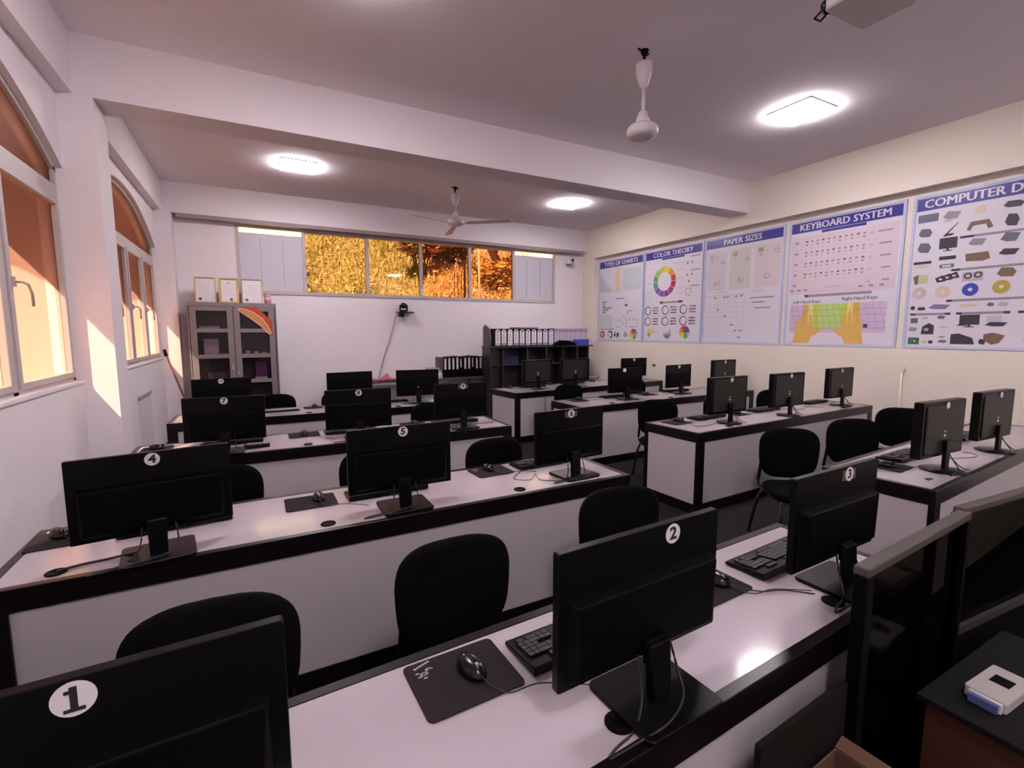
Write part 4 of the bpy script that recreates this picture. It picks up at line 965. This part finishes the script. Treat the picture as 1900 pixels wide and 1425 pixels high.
# orange banner stuck across the right door
b = MB(); yb = CYF-0.021
def cab_poly(pts, m, dy): b.prism([(x, z_) for x, z_ in pts], yb-dy, yb-dy-0.0015, m, axis='y')
cab_poly([(-0.22,2.02),(-0.02,2.045),(0.07,2.035),(0.27,1.83),(0.28,1.58),(0.22,1.65),(0.03,1.80)], col('banner_red', (0.50,0.06,0.02)), 0)
arc = [(-0.21,2.00),(-0.18,2.025),(-0.08,2.01),(0.03,1.96),(0.14,1.87),(0.22,1.75),(0.262,1.64),(0.25,1.61),(0.21,1.62),(0.10,1.75),(-0.02,1.85),(-0.14,1.94)]
cab_poly(arc, col('banner_white', (0.80,0.62,0.50)), 0.002)
cx_ = sum(p[0] for p in arc)/len(arc); cz_ = sum(p[1] for p in arc)/len(arc)
inn = []
for i, (x, z_) in enumerate(arc):
    a, c = arc[i-1], arc[(i+1) % len(arc)]; tx, tz = c[0]-a[0], c[1]-a[1]; L = math.hypot(tx, tz); inn.append((x + tz/L*0.011*1.0, z_ - tx/L*0.011))
cab_poly(inn, col('banner_orange', (0.62,0.27,0.08)), 0.004)
tag(b.build('sash_banner'), 'orange and red leaf-shaped banner across the right cabinet door', 'banner')
# three gilt certificates and a hand wash bottle on top
for k, (xa, xb, l) in enumerate(((-0.775, -0.49, 'gold-framed certificate on the cabinet, leftmost of three'), (-0.45, -0.175, 'gold-framed certificate on the cabinet, middle one with a wide gold mat'), (-0.135, 0.165, 'gold-framed certificate on the cabinet, rightmost of three'))):
    t = thing('framed_certificate', l, 'certificate', ((xa+xb)/2, 9.02, CZ), 0, 'gold-framed certificates on the cabinet')
    W2 = (xb-xa)/2; H = 0.395; M = Matrix.Rotation(R(-5), 4, 'X'); e = 0.016
    f = MB(); f.box(-W2, -W2+e, -0.01, 0.01, 0, H, GOLD, M).box(W2-e, W2, -0.01, 0.01, 0, H, GOLD, M).box(-W2+e, W2-e, -0.01, 0.01, 0, e, GOLD, M).box(-W2+e, W2-e, -0.01, 0.01, H-e, H, mat('bronze_rail', (0.30,0.20,0.12), 0.4, metal=0.3), M)
    f.box(-W2+0.02, W2-0.02, 0.01, 0.02, 0.02, H-0.02, col('backing_brown', (0.2,0.13,0.08)), M)
    f.build('frame', t)
    g = MB(); mg = 0.018 if k != 1 else 0.03
    g.box(-W2+e, W2-e, -0.002, 0.008, e, H-e, PAPER if k != 1 else GOLD, M)
    if k == 1: g.box(-W2+mg+0.004, W2-mg-0.004, -0.004, -0.002, mg, H-mg, PAPER, M)
    sx = (-W2+0.07) if k != 1 else 0.03
    g.prism(ell(0.022, 0.022, 18, sx, 0.06), -0.0045, -0.0065, col('seal_bronze', (0.13,0.07,0.06)), axis='y', M=M)
    for q in range(7): g.box(-W2*0.55, W2*0.55-0.01*(q % 3), -0.0052, -0.0045, 0.13+0.028*q, 0.133+0.028*q, pl, M)
    if k == 1: g.prism(ell(0.018, 0.009, 14, 0, H-0.07), -0.0045, -0.0065, pg, axis='y', M=M)
    else: g.prism(ell(0.010, 0.010, 12, -W2+0.05, H-0.05), -0.0045, -0.0065, pl, axis='y', M=M)
    g.build('certificate_sheet', t)
t = thing('sanitizer_bottle', 'pink pump bottle beside the certificates on the cabinet', 'bottle', (0.235, 8.98, CZ))
MB().lathe([(0.045,0),(0.048,0.01),(0.048,0.13),(0.035,0.17),(0.015,0.19),(0.015,0.20)], col('pink_plastic', (0.55,0.25,0.33)), n=22).build('body', t)
MB().lathe([(0.016,0.20),(0.016,0.225),(0.006,0.228),(0.006,0.255)], WHITE, n=12).box(-0.05,0.012,-0.008,0.008,0.25,0.264,WHITE).build('pump', t)
MB().lathe([(0.0485,0.04),(0.0485,0.10)], col('rose_label', (0.62,0.42,0.46)), n=22).build('paper_label', t)
# mop pole, wall hatch
t = thing('broom_pole', 'dark-capped red pole leaning in the corner right of the far arched window', 'broom', (-1.02, 8.45, 0))
MB().tube([(0.30,-0.25,0.02),(-0.14,0.28,1.30)], 0.013, col('red_pole', (0.16,0.035,0.035)), 8).build('shaft', t)
MB().tube([(-0.14,0.28,1.29),(-0.165,0.31,1.385)], 0.022, BLKM, 8).build('grip', t)
MB().box(0.18,0.44,-0.32,-0.20,0.0,0.05,BLKM).build('head', t)
t = thing('wall_hatch', 'shallow recessed hatch in the wall under the far arched window', 'hatch', (XL, 7.35, 0.55))
MB().box(0.0, 0.004, -0.38, 0.38, -0.45, 0.31, mat('hatch_grey', (0.74, 0.69, 0.71), 0.8)).build('hatch_plate', t)
MB().box(0.0, 0.02, -0.40, 0.40, 0.31, 0.345, mat('hatch_shade', (0.40,0.34,0.34), 0.8)).build('hatch_shade_lip', t)  # shadow of the recess edge put into this strip's darker colour

# ---------------------------------------------------------------- side table, black files, red cloth
t = thing('side_table', 'dark table with slanted grey legs along the back wall', 'table', (0, 0, 0))
MB().box(1.25, 4.02, 8.62, 9.22, 0.735, 0.765, mat('charcoal_laminate', (0.055,0.048,0.055), 0.3)).build('tabletop', t, bevel=0.005)
for x in (1.40, 3.86):
    for y in (8.70, 9.12): MB().tube([(x,y,0.735),(x+0.05,y,0.0)], 0.02, TUBEG, 8).build('leg', t)
for i in range(10):
    ordn = ['first','second','third','fourth','fifth','sixth','seventh','eighth','ninth','tenth'][i]
    x = 3.20 + 0.083*i
    t = thing('box_file', 'black box file with a white spine strip on the side table, %s from the left' % ordn, 'file', (x, 8.78, 0.765), R(1.5*((i*7) % 3-1)), 'black files on the side table')
    hgt = 0.385+0.006*((i*5) % 4)
    MB().box(0, 0.075, 0, 0.30, 0, hgt, BLKM).build('cover', t, bevel=0.003)
    if i == 0: MB().box(-0.07, -0.002, 0.01, 0.29, 0.15, hgt+0.005, mat('plum_grey_card', (0.10,0.07,0.085), 0.6)).build('loose_cover', t)
    s0, s1 = (0.155, hgt-0.02) if i not in (4, 7) else (0.19, hgt-0.03)
    MB().box(0.018, 0.056 if i not in (4, 7) else 0.042, -0.002, 0.0, s0, s1, PAPER).box(0.028, 0.044, -0.003, -0.002, s1-0.035, s1-0.012, pk).box(0.030, 0.038, -0.003, -0.002, s0+0.02, s1-0.06, pl).build('spine_label', t)
for k in range(4):
    nm = ['lowest of the stack', 'second from below', 'third from below', 'topmost of the stack'][k]
    tag(MB().box(2.93+0.004*k, 3.185-0.004*k, 8.80, 9.08, 0.7655+0.047*k, 0.7655+0.047*k+0.044, [cg, PAPER, cg, col('grey_card', (0.42,0.38,0.42))][k]).build('ream'), 'pale paper ream left of the black files, %s' % nm, 'paper', 'paper reams beside the black files')
b = MB()
vs = []; fs = []
for i in range(15):
    for j in range(7):
        x = 1.80+0.035*i; yv = 8.72+0.045*j; zz = 0.775+max(0, 0.11*math.exp(-((i-9)/2.2)**2)*math.exp(-((j-3)/2.0)**2))+0.012*math.sin(i*1.7+j*1.3)
        vs.append((x+0.01*math.sin(j*2.0), yv, zz+0.004))
for i in range(14):
    for j in range(6): a = i*7+j; fs.append((a, a+7, a+8, a+1))
b.add(vs, fs, col('red_cloth', (0.55,0.13,0.16), 0.85), True)
o = b.build('red_cloth'); md = o.modifiers.new('thick', 'SOLIDIFY'); md.thickness = 0.006
tag(o, 'crumpled red cloth on the side table between two black monitors', 'cloth')

# ---------------------------------------------------------------- black pigeonhole shelf with files on top
SX0, SX1, SYF, SYB, SZ = 4.03, 6.40, 8.42, 8.80, 1.36
t = thing('pigeonhole_shelf', 'wide black shelf unit with open pigeonholes in the far right corner', 'shelf', (0, 0, 0))
SH = mat('charcoal_board', (0.030,0.026,0.030), 0.4)
b = MB(); b.box(SX0, SX1, SYF, SYB, 0, 0.06, SH).box(SX0, SX0+0.30, SYF+0.12, SYF+0.14, 0.06, SZ-0.03, SH).box(SX0, SX1, SYB-0.02, SYB, 0.06, SZ-0.03, SH)
b.build('body', t)
MB().box(SX0-0.02, SX1+0.10, SYF-0.02, SYB, SZ-0.03, SZ, SH).build('top_board', t, bevel=0.003)
for x in (SX0, SX0+0.27, 4.85, 5.30, 5.72, 6.08, SX1-0.025): MB().box(x, x+0.025, SYF, SYB-0.02, 0.06, SZ-0.03, SH).build('divider', t)
MB().box(SX0+0.025, SX1-0.025, SYF+0.01, SYB-0.02, 0.98, 1.0, SH).build('inner_shelf', t)
tag(MB().prism([(0,0),(0.30,0.0),(0.30,0.36),(0.22,0.42),(0.02,0.34),(-0.03,0.12)], 0, 0.03, mat('purple_grey_board', (0.10,0.075,0.085), 0.5), axis='x', M=Matrix.Translation((4.03, 8.46, SZ+0.001))).build('shelf_end_board'), 'grey-brown end board standing at the left of the white files', 'board')
ordn = ['first','second','third','fourth','fifth','sixth','seventh','eighth','ninth','tenth','eleventh','twelfth','thirteenth']
for i in range(10):
    x = 4.15 + 0.137*i
    t = thing('lever_arch_file', 'white-spined lever arch file on the black shelf, %s from the left' % ordn[i], 'file', (x, 8.46, SZ), R(0.8*((i*5) % 3-1)), 'white-spined files on the black shelf')
    MB().box(0, 0.125, 0.0, 0.28, 0, 0.345, BLKM).build('cover', t, bevel=0.003)
    s = MB(); s.box(0.008, 0.117, -0.002, 0.0, 0.015, 0.285, PAPER); s.prism([(0.008,0.285),(0.117,0.285),(0.105,0.315),(0.085,0.332),(0.04,0.332),(0.020,0.315)], -0.002, 0.0, PAPER, axis='y')
    s.prism(ell(0.024, 0.026, 18, 0.0625, 0.300), -0.0035, -0.002, [pg, pg, pbe, pg, pdg, pg, pg, pp, pdg, pg][i], axis='y')
    s.box(0.012, 0.113, -0.003, -0.002, 0.015, 0.065, [pl, pg, pbe, pg, pg, pl, pg, pg, pg, pl][i]); s.box(0.045, 0.070, -0.003, -0.002, 0.09, 0.25, pl)
    s.build('spine_label', t)
lil = [mat('lilac_card', (0.42,0.34,0.50), 0.5), mat('pale_lilac_card', (0.52,0.46,0.60), 0.5)]
for i in range(13):
    x = 5.535 + 0.066*i
    t = thing('slim_binder', 'slim lilac binder on the black shelf, %s after the white-spined files' % ordn[i], 'binder', (x, 8.47, SZ), 0, 'lilac binders on the black shelf')
    MB().box(0, 0.060, 0, 0.26, 0, 0.355, lil[i % 2]).build('cover', t, bevel=0.002)
    MB().box(0.012, 0.048, -0.002, 0.0, 0.10, 0.27, mat('binder_label', (0.62,0.58,0.70), 0.5)).box(0.0, 0.060, -0.002, 0.0, 0.285, 0.335, mat('mauve_band', (0.40,0.25,0.38), 0.5)).build('spine_label', t)
tag(MB().box(6.00, 6.38, 8.40, 8.455, SZ, SZ+0.125, mat('bright_blue_card', (0.05,0.07,0.42), 0.45)).build('blue_box_lid', bevel=0.003), 'bright blue tray front before the last lilac binders', 'tray')
tag(MB().box(4.60, 5.16, 8.50, 8.70, SZ+0.346, SZ+0.375, mat('mottled_book', (0.16,0.13,0.15), 0.6, noise=0.5, nscale=30)).build('flat_book'), 'flat dark mottled book lying on top of the white-spined files', 'book')
b = MB(); b.prism([(0,0),(0.55,0.0),(0.60,0.03),(0.40,0.10),(0.18,0.11),(0.05,0.05)], 0, 0.10, FAB, axis='y', inset=0.01)
o = b.build('black_bag', loc=(5.44, 8.33, SZ), bevel=0.008); tag(o, 'low black cloth bag lying before the lilac binders', 'bag')
t = thing('waste_paper_bin', 'pale grey-green bin between the black shelf and the cream wall', 'bin', (6.60, 8.60, 0))
MB().lathe([(0.09,0),(0.10,0.02),(0.15,0.62),(0.155,0.64)], mat('sage_plastic', (0.32,0.33,0.31), 0.5), n=24).build('body', t)
MB().lathe([(0.156,0.62),(0.17,0.63),(0.17,0.655),(0.15,0.655)], MATS['sage_plastic'], n=24).build('rim', t)
t.location = (6.62, 8.62, 0); 
part_item('blue_bundle', 'dark blue bundle in the left pigeonhole of the black shelf', 'bundle', 4.36, 4.70, 8.5, 8.7, 1.002, 1.16, mat('ink_blue_cloth', (0.02,0.025,0.07), 0.8), group='things in the pigeonholes')
part_item('small_white_gadget', 'small pale gadget in the fourth pigeonhole of the black shelf', 'gadget', 5.80, 5.87, 8.44, 8.5, 1.002, 1.06, cw, group='things in the pigeonholes')

# ---------------------------------------------------------------- tracking camera on the back wall, dome camera
t = thing('conference_camera', 'black conference camera on a wall bracket below the ribbon window', 'camera', (2.56, 9.294, 2.02))
MB().box(-0.12, 0.14, -0.22, 0.0, -0.012, 0.006, BLK).prism([(0.14,-0.012),(0.20,-0.012),(0.14,0.012)], -0.2, -0.02, BLK, axis='y').build('bracket', t)
MB().prism(ell(0.075,0.075,24,0,-0.11), 0.006, 0.03, BLKG, inset=0.004).build('base', t)
b = MB(); b.box(-0.075,-0.055,-0.14,-0.08,0.03,0.14,BLK).box(0.055,0.075,-0.14,-0.08,0.03,0.14,BLK).box(-0.075,0.075,-0.14,-0.08,0.03,0.045,BLK); b.build('yoke', t)
MB().lathe([(0.01,-0.05),(0.045,-0.045),(0.055,0),(0.045,0.045),(0.01,0.05)], BLKG, n=22, M=Matrix.Translation((0,-0.11,0.125)) @ Matrix.Rotation(R(90),4,'Y')).build('lens_head', t)
MB().box(-0.10, 0.0, -0.16, -0.08, -0.09, -0.012, BLK).build('power_brick', t)
c = MB(); c.tube(smooth([(-0.11,-0.10,-0.05),(-0.14,-0.06,-0.10),(-0.26,-0.02,-0.55),(-0.36,-0.02,-0.80),(-0.45,-0.03,-1.10),(-0.50,-0.10,-1.235)]), 0.009, CABLEG, 8); c.build('cable', t)
t = thing('dome_camera', 'white security camera with dark lens beside the right end of the ribbon window', 'security camera', (6.40, 9.28, 3.24))
MB().prism(ell(0.075,0.055,24), -0.07, 0.06, FANW, axis='z', inset=0.01, M=Matrix.Translation((0,-0.07,0))).build('body', t)
MB().lathe([(0.045,0),(0.045,0.05),(0.035,0.055)], FANW, n=20, M=Matrix.Translation((0.03,-0.12,0.01)) @ Matrix.Rotation(R(90),4,'X')).build('barrel', t)
MB().lathe([(0.030,0),(0.030,0.004),(0.02,0.006)], BLKG, n=20, M=Matrix.Translation((0.03,-0.176,0.01)) @ Matrix.Rotation(R(90),4,'X')).build('lens', t)
MB().box(-0.05,0.05,-0.12,-0.02,-0.085,-0.071,col('grey_gasket',(0.2,0.18,0.18))).build('base_ring', t)

# ---------------------------------------------------------------- small things on the desks
tag(MB().prism(ell(0.035,0.028), 0, 0.02, WHITE, inset=0.004).build('white_plug', loc=(4.42,1.83-0.09,0.752)), 'small white plug between the two monitors of the nearest right desk', 'plug')
tag(MB().prism([(0,0),(0.03,0.012),(0.045,0.0),(0.06,0.02),(0.02,0.03)], 0, 0.006, BLK).build('torn_tag', loc=(3.56,1.30,0.7505)), 'tiny black scrap on the white top of the nearest right desk', 'scrap')
t = thing('adapter_box', 'small grey adapter on the third desk beside monitor 7', 'adapter', (-0.02, 4.20, 0.752))
MB().box(-0.09,0.09,-0.04,0.05,0,0.028,BLK).build('case', t, bevel=0.006); MB().box(-0.07,0.08,-0.025,0.035,0.028,0.030,mat('adapter_label', (0.20,0.18,0.19), 0.5)).build('top_label', t)
t = thing('receiver_bar', 'pale flat receiver lying on the rearmost window side desk under the chair back', 'device', (0.25, 5.98, 0.752))
MB().box(-0.30,0.18,-0.05,0.06,0,0.03,mat('pale_grey_case', (0.25,0.22,0.25), 0.4)).build('case', t, bevel=0.006); MB().box(-0.28,0.16,-0.052,-0.05,0.006,0.024,BLK).build('front_strip', t)
t = thing('desk_organizer', 'low dark box with small pale items at the window end of the third desk', 'box', (-0.62, 4.16, 0.752))
MB().box(-0.13,0.02,-0.05,0.07,0,0.03,mat('dark_brown_box', (0.08,0.05,0.05), 0.5)).build('tray', t, bevel=0.004); MB().box(-0.11,-0.05,-0.02,0.03,0.03,0.036,cw).box(-0.03,0.0,-0.02,0.03,0.03,0.036,col('peach_card',(0.6,0.35,0.28))).build('cards', t)
tag(MB().box(0.30,0.62,-0.02,0.05,0,0.022,mat('paper_grey', (0.30,0.27,0.30), 0.5)).build('router_bar', loc=(5.78,6.86,0.752)), 'pale edged slim device under the wall-side monitor of the rearmost right desk', 'device')

# ---------------------------------------------------------------- see-through screens and box in the lower right corner
t = thing('glass_screen', 'tall smoked glass screen with grey top rail beside the nearest desk', 'screen', (1.45, 0.665, 0), R(3.5))
RAIL = mat('dull_grey_rail', (0.075, 0.062, 0.056), 0.5, spec=0.25)
MB().box(0, 0.80, -0.024, 0.016, 0.974, 1.0, RAIL).build('top_rail', t, bevel=0.004)
MB().box(0.0, 0.045, -0.022, 0.014, 0.0, 0.974, BLKM).build('post', t, bevel=0.003)
MB().box(0.775, 0.80, -0.022, 0.014, 0.0, 0.974, BLKM).build('post', t, bevel=0.003)
MB().box(0.045, 0.775, -0.006, 0.0, 0.06, 0.955, GLASSD).build('glass', t)
MB().box(0.045, 0.775, -0.022, 0.018, 0.0, 0.06, BLKM).build('bottom_rail', t)
t = thing('glass_screen', 'second smoked glass screen reaching the right edge of the picture', 'screen', (2.258, 0.735, 0), R(-4))
MB().box(0, 0.85, -0.022, 0.014, 0.980, 1.005, RAIL).build('top_rail', t, bevel=0.004)
MB().box(0, 0.025, -0.022, 0.018, 0.0, 0.980, mat('dim_grey_post', (0.035,0.032,0.03), 0.5)).build('post', t)
MB().box(0.825, 0.85, -0.022, 0.018, 0.0, 0.980, BLKM).build('post', t)
MB().box(0.025, 0.825, -0.022, 0.018, 0.50, 0.53, MATS['dim_grey_post']).build('middle_rail', t)
MB().box(0.025, 0.825, -0.006, 0.0, 0.53, 0.965, GLASSD).build('glass', t)
MB().box(0.025, 0.825, -0.022, 0.018, 0.03, 0.50, BLKM).build('lower_panel', t)
t = thing('equipment_shelf', 'low dark shelf with a reddish wooden front in the lower right corner', 'shelf', (1.86, 0.30, 0), R(0))
MB().box(0, 0.7, 0, 0.36, 0.45, 0.47, mat('charcoal_board2', (0.009,0.009,0.009), 0.7, spec=0.12)).build('shelf_top', t, bevel=0.003)
MB().box(0.02, 0.68, 0.02, 0.05, 0, 0.45, mat('red_brown_wood', (0.085,0.028,0.016), 0.5, noise=0.3, nscale=6)).build('front_panel', t)
MB().box(0.02, 0.05, 0.05, 0.34, 0, 0.45, MATS['red_brown_wood']).build('side_panel', t); MB().box(0.65, 0.68, 0.05, 0.34, 0, 0.45, MATS['red_brown_wood']).build('side_panel', t)
t = thing('white_device', 'flat white device with a square black window on the low shelf', 'device', (2.09, 0.53, 0.471), R(-2))
MB().prism(rr(0.21, 0.105, 0.008), 0, 0.035, mat('device_white', (0.55,0.52,0.50), 0.4), inset=0.003).build('case', t)
MB().box(-0.01, 0.045, -0.025, 0.025, 0.035, 0.0358, BLKG).build('window', t)
MB().box(-0.135, -0.105, -0.04, 0.03, 0.004, 0.030, mat('blue_connector', (0.10,0.13,0.30), 0.4)).box(-0.122, -0.112, -0.045, 0.035, 0.004, 0.034, WHITE).build('connector', t)
t = thing('carton', 'open brown cardboard carton standing before the nearest desk in the lower right', 'box', (1.22, 0.552, 0), R(3))
CARD = mat('brown_cardboard', (0.11, 0.055, 0.032), 0.8, noise=0.15, nscale=5)
b = MB(); H = 0.50
b.box(-0.15,0.15,-0.09,-0.085,0,H,CARD).box(-0.15,0.15,0.085,0.09,0,H,CARD).box(-0.15,-0.145,-0.085,0.085,0,H,CARD).box(0.145,0.15,-0.085,0.085,0,H,CARD).box(-0.145,0.145,-0.085,0.085,0,0.006,CARD); b.build('body', t)
b = MB(); b.box(-0.15,0.15,-0.10,0,0,0.005,CARD,Matrix.Translation((0,-0.09,H)) @ Matrix.Rotation(R(35),4,'X')); b.build('flap', t)
b = MB(); b.box(0,0.04,-0.09,0.09,0,0.005,CARD,Matrix.Translation((0.15,0,H)) @ Matrix.Rotation(R(-25),4,'Y')); b.build('flap', t)
tag(MB().box(-0.21,0.21,-0.008,0.008,0,0.655,mat('shade_brown', (0.012,0.010,0.008), 0.8, spec=0.08, noise=0.2)).build('shade_board', loc=(1.232,0.664,0), rotz=R(3)), 'dark brown board added in place of the shade on the white front of the nearest desk', 'board')  # dark slab put in where only shade falls on the desk front
vs = []; fs = []; n = 16
for j in range(9):
    for i in range(n):
        a = 2*PI*i/n; r = (0.17*math.sin(PI*(j+0.6)/9.6))*(1+0.16*math.sin(3*a+j)+0.1*math.sin(5*a-2*j)); vs.append((r*math.cos(a), r*math.sin(a), 0.02+0.045*j+0.01*math.sin(4*a)))
for j in range(8):
    for i in range(n): k = (i+1) % n; fs.append((j*n+i, j*n+k, (j+1)*n+k, (j+1)*n+i))
fs.append(list(range(n))[::-1]); fs.append([8*n+i for i in range(n)])
tag(MB().add(vs, fs, mat('cloudy_plastic_bag', (0.20,0.20,0.19), 0.35), True).build('plastic_bag', loc=(1.66, 0.40, -0.005)), 'crumpled greyish plastic bag on the floor beneath the first glass screen', 'bag')
